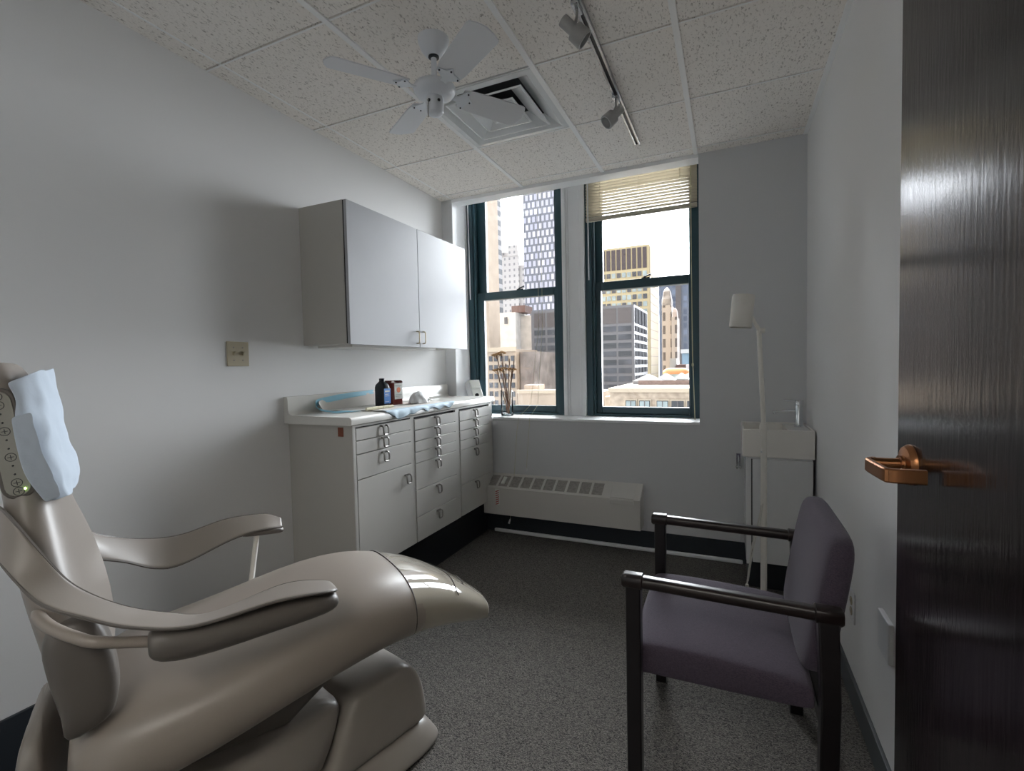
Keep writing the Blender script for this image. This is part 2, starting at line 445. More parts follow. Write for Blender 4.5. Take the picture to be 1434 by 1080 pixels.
def window(name, x0, x1, gl, gr):
    top = 2.94; b0 = SZ+.008
    g = G().box(x0, x0+.05, 3.62, 3.80, b0, top).box(x1-.05, x1, 3.62, 3.80, b0, top)
    g.box(x0+.05, x1-.05, 3.62, 3.80, top-.05, top).box(x0+.05, x1-.05, 3.63, 3.80, b0, b0+.018)
    g.box(x0+.05, x0+.068, 3.635, 3.66, b0+.018, top-.05).box(x1-.068, x1-.05, 3.635, 3.66, b0+.018, top-.05)
    w = structure(g.obj(name, M['teal'], bevel=.004, seg=2))
    a0, a1 = x0+.05, x1-.05
    g = G().box(a0, gl, 3.665, 3.705, b0+.018, 1.925).box(gr, a1, 3.665, 3.705, b0+.018, 1.925)
    g.box(gl, gr, 3.665, 3.705, b0+.018, .972).box(gl, gr, 3.665, 3.705, 1.862, 1.925)
    lo = g.obj('lower_sash', M['teal'], w, bevel=.004)
    G().box(gl-.005, gr+.005, 3.683, 3.687, .968, 1.866).obj('pane', M['glass'], lo)
    g = G().box(a0, gl+.006, 3.712, 3.752, 1.865, top-.05).box(gr+.006, a1, 3.712, 3.752, 1.865, top-.05)
    g.box(gl+.006, gr+.006, 3.712, 3.752, 1.865, 1.925).box(gl, gr, 3.712, 3.752, top-.11, top-.05)
    upx = g.obj('upper_sash', M['teal'], w, bevel=.004)
    G().box(gl, gr+.01, 3.730, 3.734, 1.92, top-.10).obj('pane', M['glass'], upx)
    cxx = (gl+gr)/2 + .02
    g = G().box(cxx-.03, cxx+.03, 3.67, 3.70, 1.925, 1.933).tube([(cxx-.02, 3.685, 1.936), (cxx+.01, 3.68, 1.946), (cxx+.035, 3.672, 1.952)], .006, 8)
    g.obj('sash_lock', M['dark'], w)
    return w
window('window_1', .10, .942, .224, .852)
window('window_2', 1.123, 1.935, 1.230, 1.861)

# ------------------------------------------------------------------ door (opened against the right wall)
door = thing('door_1', None, None, (2.452, 1.283, 0), 0, kind='structure')
del_ = math.atan2(.048, 1.10)
door.rotation_euler = (0, 0, del_)          # local -y runs from the free edge to the hinge
G().box(0, .045, -1.20, 0, .012, 2.14).obj('door_leaf', m_door(), door, bevel=.002)
hz = 1.083
hd = G().lathe([(.041, 0), (.041, .004), (.036, .011), (.020, .014), (.016, .02)], (0, -.072, hz), 40, (-1, 0, 0)).obj('lever_rosette', M['bronze'], door, smooth=True)
tag(hd, 'satin bronze round rosette')
lv = G().tube([(-.012, -.072, hz), (-.020, -.072, hz)], .019, 24).tube([(-.018, -.072, hz), (-.064, -.072, hz)], .0125, 20)
o = lv.obj('lever_spindle', M['bronze'], hd, smooth=True)
g = G()
prof = []
path = [(-.058, -.058), (-.071, -.072), (-.073, -.090), (-.071, -.168), (-.066, -.178), (-.055, -.182), (-.012, -.182)]
path = [(p[0], p[1]) for p in path]
rings = []
for i, (x, y) in enumerate(crom([(p[0], p[1], 0) for p in path], 5) and [(q.x, q.y) for q in crom([(p[0], p[1], 0) for p in path], 5)]):
    rings.append((x, y))
RR = []
for i, (x, y) in enumerate(rings):
    q0 = rings[max(0, i-1)]; q1 = rings[min(len(rings)-1, i+1)]
    d = V(q1[0]-q0[0], q1[1]-q0[1], 0).normalized(); n = V(-d.y, d.x, 0)
    hh = .0135; tt = .0055
    RR.append([V(x, y, hz-.002) + n*sx*tt + V(0, 0, sz*hh) for sx, sz in ((1, .8), (.6, 1), (-.6, 1), (-1, .8), (-1, -.8), (-.6, -1), (.6, -1), (1, -.8))])
G().loft(RR).obj('lever_grip', M['bronze'], hd, smooth=True, angle=35)

# ------------------------------------------------------------------ hall behind the camera
structure(G().box(-.12, 4.2, -2.1, -.28, -.06, 0).obj('floor_hall', M['carpet']))
g = G().box(-.24, -.12, -2.1, -.28, 0, 2.7).box(4.2, 4.32, -2.1, -.28, 0, 2.7).box(-.12, 4.2, -2.22, -2.1, 0, 2.7).box(W+.12, 4.2, -.34, -.28, 0, 2.7)
structure(g.obj('wall_hall', M['wall']))
structure(G().box(-.24, 4.32, -2.22, -.28, 2.7, 2.76).obj('ceiling_hall', M['tile']))
hl = thing('hall_fill_light', 'unseen added fill light in the hall outside the doorway', 'fill light', (2.1, -1.15, 2.70))  # lamp added out of view in the hall as fill for the room
G().box(-.62, .62, -.32, .32, -.03, 0).obj('light_frame', M['tbar'], hl)
G().box(-.59, .59, -.29, .29, -.036, -.03).obj('diffuser', emit('fill light diffuser', (1, .95, .88), 0.35), hl)

# ------------------------------------------------------------------ ceiling diffuser
v = thing('air_diffuser', 'square white louvred air diffuser set in the ceiling beside the fan', 'vent', (1.0155, 2.3705, H))
def ring(g, r0, z0, r1, z1, t=.0015):
    pr = [(-r0, -r0), (r0, -r0), (r0, r0), (-r0, r0)]
    q = [(-r1, -r1), (r1, -r1), (r1, r1), (-r1, r1)]
    for k in range(4):
        A, B, C, D = pr[k], pr[(k+1) % 4], q[(k+1) % 4], q[k]
        vs = [g.b.verts.new((*A, z0)), g.b.verts.new((*B, z0)), g.b.verts.new((*C, z1)), g.b.verts.new((*D, z1))]
        g.b.faces.new(vs)
g = G(); ring(g, .2925, -.005, .262, -.008); ring(g, .262, -.008, .185, .042)
ring(g, .2925, -.005, .2925, .02)
g.obj('outer_frame', M['vent'], v, solid=.002)
g = G(); ring(g, .285, .05, .285, .20)
g.box(-.285, .285, -.285, .285, .20, .205)
g.obj('duct_box', mat('duct metal', (.10, .11, .12), .5), v)
for r0, r1, zz in ((.200, .118, -.012), (.122, .050, -.014)):
    g = G(); ring(g, r0+.010, zz, r0, zz-.002); ring(g, r0, zz-.002, r1, .045+zz*.5)
    g.obj('louvre_cone', M['vent'], v, solid=.002)
g = G(); ring(g, .056, -.018, .048, -.016); ring(g, .048, -.016, .001, -.006); g.obj('louvre_cone', M['vent'], v, solid=.002)

# ------------------------------------------------------------------ ceiling fan
fan = thing('ceiling_fan', 'white four-bladed ceiling fan hanging from the tiled ceiling', 'ceiling fan', (1.02, 1.73, 0))
G().lathe([(.019, 2.573), (.034, 2.578), (.052, 2.60), (.063, 2.632), (.064, H)], n=40).obj('canopy', M['fan'], fan, smooth=True)
G().lathe([(.012, 2.578), (.022, 2.574), (.022, 2.569), (.012, 2.566)], n=24).obj('canopy_collar', M['dark'], fan)
G().lathe([(.0115, 2.46), (.0115, 2.58)], n=20).obj('downrod', M['fan'], fan, smooth=True)
G().lathe([(.03, 2.408), (.058, 2.411), (.076, 2.420), (.085, 2.433), (.087, 2.444), (.082, 2.453), (.06, 2.459), (.022, 2.461), (.016, 2.475)], n=48).obj('motor_housing', M['fan'], fan, smooth=True, angle=60)
sw = G().lathe([(.012, 2.340), (.030, 2.343), (.035, 2.352), (.036, 2.395), (.034, 2.408)], n=40).obj('switch_housing', M['fan'], fan, smooth=True, angle=60)
g = G().lathe([(.007, 0), (.007, .003)], (-.005, -.034, 2.385), 12, (-.1, -1, 0)).lathe([(.006, 0), (.006, .003)], (.030, -.018, 2.385), 12, (.85, -.5, 0)); pieces(g, 'switch_hole', M['dark'], sw)
G().tube([(-.006, -.038, 2.387), (-.008, -.040, 2.36), (-.008, -.040, 2.315)], .0018, 6).obj('pull_chain', M['nickel'], sw)
first = None
for k, adeg in enumerate((-33, 57, 146, -127)):
    if first is None:
        out = [(.118, -.047), (.17, -.056), (.40, -.064), (.412, -.06), (.425, -.033), (.432, 0), (.425, .033), (.412, .06), (.40, .064), (.17, .056), (.118, .047)]
        g = G().prism(out, 'z', 0, .005)
        bl = g.obj('blade', M['fan_blade'], fan, bevel=.001)
        g = G().prism([(.07, -.016), (.10, -.014), (.115, -.03), (.128, -.046), (.142, -.046), (.146, -.034), (.15, -.016), (.172, 0), (.15, .016), (.146, .034), (.142, .046), (.128, .046), (.115, .03), (.10, .014), (.07, .016)], 'z', -.006, -.001)
        br = g.obj('blade_bracket', M['fan'], bl, bevel=.001)
        g = G()
        for sx, sy in ((.136, -.040), (.136, .040), (.160, 0)): g.lathe([(.0035, -.009), (.0035, -.006)], (sx, sy, 0), 10)
        pieces(g, 'screw', M['dark'], br)
        first = bl
    else: bl = dup(first, fan)
    bl.location = (0, 0, 2.437)
    bl.rotation_euler = (Matrix.Rotation(R(adeg), 3, 'Z') @ Matrix.Rotation(R(-13), 3, 'X')).to_euler()

# ------------------------------------------------------------------ track light
tr = thing('track_rail', 'silver ceiling track rail with a dark slot running towards the window', 'track rail', (1.617, 0, 0))
g = G().box(-.017, -.007, 1.74, 3.042, H-.020, H-.001).box(.007, .017, 1.74, 3.042, H-.020, H-.001).box(-.017, .017, 1.74, 1.76, H-.020, H-.001).box(-.017, .017, 3.034, 3.042, H-.02, H-.001)
g.obj('rail_channel', M['silver'], tr, bevel=.001)
G().box(-.007, .007, 1.76, 3.034, H-.010, H-.002).obj('slot', M['dark'], tr)
def spot(label, y, aim):
    t = thing('track_spotlight', label, 'spotlight', (1.612, y, 0), 0, 'spotlights on the ceiling track')
    G().box(-.014, .014, -.035, .035, H-.036, H-.0205).obj('track_adapter', M['silver'], t, bevel=.003)
    d = Vector(aim).normalized(); p = V(-.012, 0, H-.105)
    G().tube([(0, 0, H-.034), (0, 0, H-.06), tuple(p)], .006, 10).obj('stem', M['trackhead'], t)
    hd = G().lathe([(.021, -.055), (.022, -.052), (.022, 0), (.034, .004), (.036, .052), (.035, .055), (.029, .055), (.027, .04), (.02, .03)], tuple(p), 32, d).obj('lamp_head', M['trackhead'], t, smooth=True, angle=35)
    G().lathe([(.019, .028), (.019, .031)], tuple(p), 24, d).obj('reflector', M['chrome'], hd)
spot('grey white cylinder spotlight nearest the doorway end of the ceiling track', 1.78, (.75, .35, -.75))
spot('grey white cylinder spotlight halfway along the ceiling track', 2.46, (-.55, -.35, -.6))

# ------------------------------------------------------------------ blinds
def blind(name, label, x0, x1, zb, n_open, cords):
    t = thing(name, label, 'blind', (0, 0, 0))
    G().box(x0, x1, 3.565, 3.605, 2.905, 2.945).obj('headrail', M['blind'], t)
    top = 2.90
    g = G()
    if n_open:
        k = zb + .045
        while k < top:
            g.box(x0, x1, 3.573, 3.598, k, k+.0018, Matrix.Rotation(R(-30), 3, 'X')); k += .0215
    else:
        for i in range(24): g.box(x0, x1, 3.573, 3.598, top-.003-i*.0055, top-.0005-i*.0055)
    s = g.obj('slats', M['blind'], t)
    G().box(x0, x1, 3.572, 3.599, zb, zb+.030).obj('bottom_rail', M['blind'], t, bevel=.004)
    g = G()
    for f in (.14, .5, .86):
        x = x0 + (x1-x0)*f
        g.tube([(x, 3.571, zb+.02), (x, 3.571, 2.91)], .0012, 6)
    pieces(g, 'ladder_cord', M['blind'], t)
    for nm, pts, r, m in cords: G().tube(pts, r, 8).obj(nm, m, t)
    return t
wb = blind('window_blind', 'cream slatted blind half lowered over the right window', 1.145, 1.925, 2.365, 1,
      [('tilt_wand', [(1.165, 3.555, 2.93), (1.168, 3.553, 1.93)], .0045, M['white_pl']),
       ('pull_cord', [(1.885, 3.555, 2.93), (1.888, 3.55, 2.0), (1.893, 3.54, 1.35), (1.908, 3.52, .905)], .003, M['cordy'])])
G().lathe([(.003, 0), (.007, .004), (.007, .02), (.002, .026)], (1.894, 3.54, 1.27), 12).obj('cord_knot', M['cordy'], wb, smooth=True)
wl = blind('window_blind', 'raised slatted blind above the left window, its wand and cords hanging', .13, .91, 2.735, 0,
      [('tilt_wand', [(.145, 3.56, 2.93), (.155, 3.555, 1.86)], .0045, M['white_pl']),
       ('pull_cord', [(.765, 3.56, 2.93), (.76, 3.555, 1.6), (.70, 3.50, .99), (.655, 3.37, .91), (.64, 3.36, .80), (.585, 3.365, .2), (.575, 3.34, .115)], .0013, M['cordy']),
       ('pull_cord', [(.80, 3.56, 2.93), (.79, 3.555, 1.6), (.76, 3.50, .99), (.745, 3.37, .91), (.71, 3.368, .52)], .0013, M['cordy'])])
G().lathe([(.002, .02), (.006, .015), (.007, 0)], (.71, 3.368, .50), 12).obj('cord_tassel', M['white_pl'], wl, smooth=True)
G().lathe([(.002, .03), (.006, .02), (.008, -.01)], (.573, 3.33, .095), 12, (.2, .4, 1)).obj('cord_tassel', M['white_pl'], wl, smooth=True)

# ------------------------------------------------------------------ wall cabinet
uc = thing('wall_cabinet', 'grey-white two-door cabinet mounted on the left wall', 'cabinet', (0, 1.945, 1.435))
L = 1.225
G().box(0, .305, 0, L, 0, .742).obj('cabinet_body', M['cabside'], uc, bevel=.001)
G().box(.302, .311, .002, L-.002, .002, .74).obj('edge_band', M['gap'], uc)
G().box(0, .25, .10, L-.3, -.012, 0).obj('bottom_rail', M['cab'], uc)
for i, (y0, y1) in enumerate(((0, .617), (.621, L))):
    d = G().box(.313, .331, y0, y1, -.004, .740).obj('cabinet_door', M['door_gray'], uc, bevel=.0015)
    yy = y1-.032 if i == 0 else y0+.030
    g = G().tube(crom([(.331, yy, .020), (.346, yy, .021), (.352, yy, .030), (.352, yy, .085), (.346, yy, .094), (.331, yy, .095)], 4), .0038, 8)
    g.obj('handle', M['brassy'], d, smooth=True)

# ------------------------------------------------------------------ drawer cabinet
dc = thing('drawer_cabinet', 'white dental cabinet with three columns of drawers along the left wall', 'cabinet', (0, 1.83, 0))
y00 = 1.83
G().box(0, .412, 0, 1.535, .262, 1.024).obj('cabinet_body', M['cab'], dc, bevel=.001)
G().box(0.0, .43, -.004, 0.0, .262, 1.024).obj('side_panel', M['cabside'], dc)
G().box(.02, .37, .03, 1.52, 0, .262).obj('toe_kick', M['kick'], dc)
g = G().box(.412, .431, 0, .018, .262, 1.024)
for ya, yb in ((2.302, 2.338), (2.808, 2.858), (3.306, 3.362)): g.box(.412, .428, ya-y00, yb-y00, .262, 1.012)
g.box(.412, .426, .018, 1.535, 1.010, 1.024)
g.obj('face_frame', M['cab'], dc, bevel=.001)
G().box(.4121, .4135, .01, 1.53, .27, 1.015).obj('dark_gap', M['gap'], dc)
G().box(.340, .375, -.0055, -.0038, .966, 1.012).obj('side_patch', M['redbrown'], dc)
# strap-like ring pull
def pull(parent, y, z, proto=[None]):
    if proto[0] is None:
        g = G()
        pts = [(.432, -.022, .022), (.440, -.023, .023), (.447, -.022, .018), (.450, -.021, -.012), (.449, -.015, -.023), (.447, .004, -.025), (.446, .017, -.023), (.446, .022, -.012), (.444, .022, .014), (.440, .016, .022), (.432, .012, .024)]
        g.tube(crom(pts, 3), .0046, 8)
        g.box(.430, .437, -.024, .014, .018, .029)
        proto[0] = g.obj('handle', M['nickel'], parent, smooth=True); o = proto[0]
    else:
        o = proto[0].copy(); COL.objects.link(o); o.parent = parent
    o.location = (0, y, z)
    return o
cols = [(1.850, 2.300, [1.006, .942, .873, .745], 2.062), (2.340, 2.806, [.998, .931, .865, .800, .734, .573, .413, .262], 2.572), (2.860, 3.304, [.998, .926, .859, .791, .723, .482, .264], 3.080)]
for ya, yb, zs, hy in cols:
    for z1, z0 in zip(zs, zs[1:]):
        d = G().box(.414, .432, ya-y00+.002, yb-y00-.002, z0+.0018, z1-.0018).obj('drawer_front', M['cab'], dc, bevel=.0015)
        hzz = z1 - .033 if (z1-z0) < .08 else z1 - .042
        pull(d, hy-y00, hzz)
d = G().box(.414, .432, .022, .468, .264, .743).obj('cabinet_door', M['cab'], dc, bevel=.0015)
pull(d, 2.254-y00, .665)

ct = thing('countertop', 'glossy white laminate countertop with backsplash on the drawer cabinet', 'countertop', (0, 1.80, 0))
prof = [(0, 1.024), (.446, 1.024), (.452, 1.028), (.453, 1.050), (.449, 1.060), (.438, 1.066), (.06, 1.066), (.044, 1.069), (.034, 1.080), (.030, 1.095), (.028, 1.155), (.022, 1.163), (0, 1.163)]
G().prism(prof, 'y', 0, 1.565).obj('counter_slab', M['counter'], ct, smooth=True, angle=50)
DZ = 1.066

# things on the counter ------------------------------------------------
# absorbent pad: curls up against the backsplash at the left, ruffled at the front
pad = thing('absorbent_pad', 'light blue and white absorbent pad curled against the backsplash and over the counter edge', 'pad', (0, 2.0, DZ))
def strip_obj(name, A, B, m, parent, n=5, solid=.002, wob=0.0, sub=1):
    P, Q = crom(A, n), crom(B, n)
    rows = []
    for i, (p, q) in enumerate(zip(P, Q)):
        w = V(random.uniform(-wob, wob), random.uniform(-wob, wob), random.uniform(-wob, wob))
        rows.append([p, p.lerp(q, .33) + w*.7, p.lerp(q, .66) - w*.5, q + w])
    return G().loft(rows, cap=False, closed=False).obj(name, m, parent, solid=solid, subd=sub)
# flat part on the deck
strip_obj('pad_sheet', [(.045, .10, .004), (.05, .25, .004), (.06, .50, .004), (.10, .72, .004), (.20, .86, .004)],
          [(.20, .02, .004), (.27, .10, .004), (.42, .10, .005), (.430, .33, .004), (.425, .72, .004)], M['pad_w'], pad, wob=.002)
# raised back, white inside with a blue border
strip_obj('pad_back', [(.12, -.04, .004), (.045, .02, .004), (.040, .15, .004), (.045, .48, .004)],
          [(.085, -.05, .055), (.034, .02, .066), (.034, .15, .084), (.036, .48, .098)], M['pad_w'], pad)
strip_obj('pad_border', [(.16, -.02, .003), (.082, -.055, .030), (.036, .0, .036), (.037, .15, .055), (.038, .30, .066), (.038, .46, .072)],
          [(.20, .03, .006), (.125, -.06, .012), (.038, -.02, .068), (.035, .13, .088), (.035, .30, .096), (.035, .46, .102)], M['pad_b'], pad, wob=.002)
strip_obj('pad_fold', [(.16, -.055, .004), (.19, .0, .010), (.23, .05, .005)], [(.215, -.05, .003), (.25, .02, .004), (.27, .085, .003)], M['pad_b'], pad)
A = []; B = []
for k in range(17):
    f = k/16; y = .08 + .70*f; wv = .012*math.sin(k*2.1)
    A.append((.405+.012*math.sin(k*1.3), y, .006)); B.append((.459+.004*math.sin(k*2.6), y+.012*math.cos(k*1.7), (-.040 if k < 5 else -.022)+wv if k < 15 else .002))
B[0] = (.44, .06, .002)
P, Q = crom(A, 3), crom(B, 3)
rows = [[p, V((p.x+q.x)/2+.008, (p.y+q.y)/2, .008 + .003*math.sin(i*1.9)), V(.458, (p.y*.3+q.y*.7), .003), q] for i, (p, q) in enumerate(zip(P, Q))]
G().loft(rows, cap=False, closed=False).obj('pad_ruffle', M['pad_b2'], pad, solid=.002, subd=1)

bt = thing('bottle', 'dark rectangular bottle with a blue label standing on the counter', 'bottle', (.165, 2.385, DZ), R(-6))
G().loft([[V(x*s, y*s2, z) for x, y in rrect(0, 0, .085, .060, .018)] for s, s2, z in ((.95, .95, 0), (1, 1, .004), (1, 1, .118), (.88, .9, .135), (.45, .55, .152), (.36, .5, .156))]).obj('bottle_body', M['dark'], bt, smooth=True, angle=60)
G().lathe([(.017, .154), (.017, .172), (.015, .174)], n=24).obj('cap', M['dark'], bt, smooth=True)
G().prism([(-.027, .02), (.027, .02), (.027, .112), (-.027, .112)], 'x', .0428, .0436).obj('label', M['blue'], bt)
G().box(.0437, .0440, -.020, .018, .09, .10).box(.0437, .0440, -.020, .010, .075, .079).box(.0437, .0440, -.020, .015, .065, .068).box(.0437, .0440, -.020, .012, .03, .033).obj('label_print', M['label'], bt)
sh = thing('sharps_container', 'small red sharps container with a white biohazard label beside the dark bottle', 'container', (.165, 2.488, DZ), R(-6))
G().loft([[V(x*s, y*s, z) for x, y in rrect(0, 0, .085, .095, .012)] for s, z in ((.92, 0), (1, .006), (1.02, .142))]).obj('container_body', M['red'], sh, smooth=True, angle=50)
G().loft([[V(x*s, y*s, z) for x, y in rrect(0, 0, .088, .098, .012)] for s, z in ((1.03, .142), (1.03, .150), (.9, .158))]).obj('lid', m_glass('clear lid', (.85, .80, .80), 1.5), sh, smooth=True, angle=50)
lb = G().box(.0434, .0442, -.030, .040, .040, .140).obj('label', M['label'], sh)
G().lathe([(.017, 0), (.017, .0006)], (.0442, .006, .098), 20, (1, 0, 0)).obj('biohazard_mark', M['orange'], lb)
G().box(.0442, .0446, -.022, .032, .124, .128).box(.0442, .0446, -.022, .020, .117, .119).box(.0442, .0446, -.022, .032, .066, .069).box(.0442, .0446, -.022, .026, .056, .059).box(.0442, .0446, -.015, .020, .047, .049).obj('label_print', M['grey_print'], lb)

for i in range(9):
    row, k = divmod(i, 5)
    cr = G().tube([(0, -.022, 0), (0, .022, 0)], .0078, 12).obj('cotton_roll', M['cotton'], smooth=True, angle=50)
    if row == 0: cr.location = (.315, 2.085+k*.047, DZ+.0138)
    else: cr.location = (.299, 2.11+k*.047, DZ+.0138)
    cr.location.x += random.uniform(-.001, .001)
    nm = ['first', 'second', 'third', 'fourth', 'fifth'][k]
    tag(cr, '%s cream cotton roll from the left in the %s row on the counter' % (nm, 'front' if row == 0 else 'back'), 'cotton roll', 'cotton rolls lined up on the pad')

cl = thing('crumpled_wrapper', 'crumpled white plastic wrapper lying on the pad beside the cotton rolls', 'wrapper', (.285, 2.60, DZ+.009))
g = G(); g.sphere((0, 0, 0), 1, (1, 1, 1), 10)
bmesh.ops.subdivide_edges(g.b, edges=g.b.edges[:], cuts=2, use_grid_fill=True)
for vv in g.b.verts:
    d = vv.co.normalized(); a_ = math.atan2(d.y, d.x)
    r = .066 + .005*math.sin(7*a_+3*d.z*2) + .003*math.sin(15*a_) * (1-abs(d.z)) + random.uniform(-.002, .002)
    vv.co = V(d.x*r*.8, d.y*r*1.25, max(0, d.z)*(.072+.005*math.sin(9*a_+1)) )
g.obj('wrapper_bag', M['cloth_w'], cl, smooth=True, angle=50)
strip_obj('wrapper_fold', [(.02, .04, .03), (.03, .07, .012), (.05, .11, .003)], [(.03, .02, .04), (.05, .05, .02), (.07, .09, .002)], M['cloth_w'], cl)

# device leaning in the window recess
dv = thing('intercom_box', 'white plastic box with a dial leaning on the window sill', 'device', (.265, 3.475, SZ+.028), R(-32))
ang = Matrix.Rotation(R(-27), 4, 'Y')
G().box(-.036, .036, -.052, .052, 0, .285).move(ang).obj('housing', M['white_pl'], dv, bevel=.006, seg=3)
g = G().box(.036, .046, -.045, .045, .20, .275).box(.036, .040, -.045, .045, .09, .195).move(ang); g.obj('front_panel', M['label'], dv, bevel=.002)
G().lathe([(.017, 0), (.014, .012)], (.040, -.012, .140), 20, (1, 0, 0)).move(ang).obj('dial', M['dark'], dv, smooth=True)
pieces(G().lathe([(.008, 0), (.008, .014)], (0, .052, .225), 12, (0, 1, 0)).lathe([(.008, 0), (.008, .014)], (0, .052, .175), 12, (0, 1, 0)).move(ang), 'side_knob', M['white_pl'], dv, smooth=True)

# vase with dried flowers
SZT = SZ + .008
vs_ = thing('glass_vase', 'clear cylindrical glass vase on the window sill', 'vase', (.497, 3.50, SZT))
G().lathe([(.045, 0), (.049, .004), (.049, .205), (.0465, .205), (.0455, .018), (.02, .014), (0, .013)], n=40, cap=True).obj('vase_body', M['vase'], vs_, smooth=True, angle=50)
G().lathe([(.044, .001), (.0445, .012), (.02, .0125)], n=32).obj('vase_base', m_glass('thick glass base', (.80, .84, .84), 1.5), vs_, smooth=True)
names = ['tall', 'left', 'front', 'right', 'back', 'short', 'bare forked', 'bare thin', 'bare bent']
blooms = [(-.085, 0, .470, .040), (-.045, .01, .485, .034), (-.075, -.01, .345, .040), (-.015, -.02, .355, .050), (.045, .01, .350, .034), None, None, None]
fl = thing('dried_flowers', 'bunch of dried brown yarrow standing in the glass vase', 'flowers', (.497, 3.50, SZT+.016))
for i, bm_ in enumerate(blooms):
    random.seed(20+i)
    base = V(random.uniform(-.014, .016), random.uniform(-.014, .014), 0)
    if bm_: tip = V(bm_[0], bm_[1], bm_[2])
    else: tip = V((.025, .075, -.01)[i-5], random.uniform(-.02, .02), (.44, .42, .40)[i-5])
    mid = base.lerp(tip, .5) + V(random.uniform(-.012, .012) * .8, random.uniform(-.01, .01), 0)
    st = G().tube(crom([base, base.lerp(mid, .5) + V(.003, .002, 0), mid, tip], 5), [.0036]*16, 6)
    for q in range(3):
        p0 = mid.lerp(tip, .3+.25*q); st.tube([p0, p0 + V(random.uniform(-.022, .022), random.uniform(-.01, .01), .045)], .0016, 5)
    st.obj('stem', M['stem'], fl)
    if bm_:
        g = G(); rr = bm_[3]
        for q in range(46):
            a_ = random.uniform(0, 2*PI); r = rr * math.sqrt(random.random())
            g.sphere((tip.x + r*math.cos(a_), tip.y + r*math.sin(a_), tip.z + .012*(1-(r/rr)**2) + random.uniform(-.003, .003)), .0075, (1, 1, .8), 6)
        for q in range(9):
            a_ = q*.7; g.tube([tip - V(0, 0, .03), tip + V(rr*.7*math.cos(a_), rr*.7*math.sin(a_), -.002)], .001, 4)
        g.obj('bloom', M['bloom'], fl)
random.seed(5)

# ------------------------------------------------------------------ light switch & outlets
sp = thing('light_switch', 'ivory double light switch plate on the left wall', 'switch', (0, 1.552, 1.384))
G().box(0, .006, -.056, .056, -.058, .058).obj('switch_plate', M['ivory'], sp, bevel=.003)
for s in (-1, 1):
    G().box(.005, .018, s*.023-.005, s*.023+.005, -.006, .010, Matrix.Rotation(R(20), 3, 'Y')).obj('toggle', M['ivory'], sp, bevel=.001)
    pieces(G().lathe([(.0035, 0), (.0035, .0015)], (.006, s*.023, .030), 10, (1, 0, 0)).lathe([(.0035, 0), (.0035, .0015)], (.006, s*.023, -.030), 10, (1, 0, 0)), 'screw', M['nickel'], sp)
ol = thing('wall_outlet', 'white wall outlet plate with ivory sockets on the right wall behind the armchair', 'outlet', (W, 2.165, .36))
G().box(-.006, 0, -.036, .036, -.058, .058).obj('outlet_plate', M['white_pl'], ol, bevel=.002)
for s in (-1, 1):
    k = G().lathe([(.016, 0), (.016, .003)], (-.006, 0, s*.020), 20, (-1, 0, 0)).obj('socket', M['ivory'], ol)
    G().box(-.0096, -.009, -.007, -.005, s*.020-.004, s*.020+.005).box(-.0096, -.009, .005, .007, s*.020-.004, s*.020+.005).obj('socket_slot', M['dark'], k)
bo = thing('blank_wall_box', 'white blank plate standing proud of the right wall near the door', 'wall plate', (W, 1.725, .475))
G().box(-.014, 0, -.055, .055, -.06, .06).obj('box_cover', M['white_pl'], bo, bevel=.003)
hk = thing('wall_holder', 'small metal holder fixed to the window wall left of the sink', 'holder', (2.175, YW, .66))
G().box(-.012, .012, -.006, 0, -.05, .05).tube(crom([(0, -.004, .03), (0, -.03, .03), (0, -.036, .015), (0, -.034, -.035), (0, -.02, -.045)], 4), .004, 8).tube([(-.02, -.036, -.03), (.02, -.036, -.03)], .003, 8).obj('holder_arm', M['chrome'], hk)

# ------------------------------------------------------------------ baseboard heater
ht = thing('baseboard_heater', 'cream wall heater with a slanted grille below the window', 'heater', (0, YW, 0))
hx0, hx1 = .40, 1.576
G().prism([(-.14, .178), (-.001, .178), (-.001, .45), (-.012, .456), (-.14, .374)], 'x', hx0, hx1).obj('heater_body', M['radmesh'], ht)
G().prism([(-.143, .176), (-.139, .176), (-.139, .376), (-.143, .376)], 'x', hx0, hx1+.002).prism([(-.143, .176), (0, .176), (0, .458), (-.012, .460), (-.143, .376)], 'x', hx1-.002, hx1+.003).obj('front_panel', M['rad'], ht, bevel=.001)
def slope(g, x0, x1, t0, t1, th=.006):
    a0 = V(0, -.142, .374); b0 = V(0, -.004, .459)
    p, q = a0.lerp(b0, t0), a0.lerp(b0, t1); n = V(0, -.52, .85) * th
    vs = []
    for x in (x0, x1):
        for w in (p, q, q+n, p+n): vs.append(g.b.verts.new((x, w.y, w.z)))
    for f in ((0,1,2,3),(7,6,5,4),(0,4,5,1),(1,5,6,2),(2,6,7,3),(3,7,4,0)): g.b.faces.new([vs[i] for i in f])
g = G(); slope(g, hx0, hx1, 0, .14); slope(g, hx0, hx1, .84, 1)
nb = 9; bx0, bx1 = .505, 1.322
for k in range(nb+1):
    x = bx0 + (bx1-bx0)*k/nb; slope(g, x-.008, x+.008, .1, .9)
slope(g, bx1, hx1, .1, .9)
g.obj('grille', M['rad'], ht, bevel=.001)
g = G(); slope(g, 1.375, 1.535, .04, .92, .012); g.box(1.375, 1.535, -.150, -.143, .345, .376); g.obj('control_lid', M['rad'], ht, bevel=.003)
tp = G()
for k in range(7): tp.box(.500, .532, -.1442, -.1436, .255+k*.016, .2625+k*.016, Matrix.Rotation(R(-25), 3, 'Y'))
G().box(.498, .534, -.1436, -.143, .25, .372).obj('tape', M['label'], ht); tp.obj('tape_stripe', mat('red stripe', (.45, .09, .09), .6), ht)
g = G(); slope(g, .53, .556, .3, .75, .009); g.obj('grille_tag', M['label'], ht)

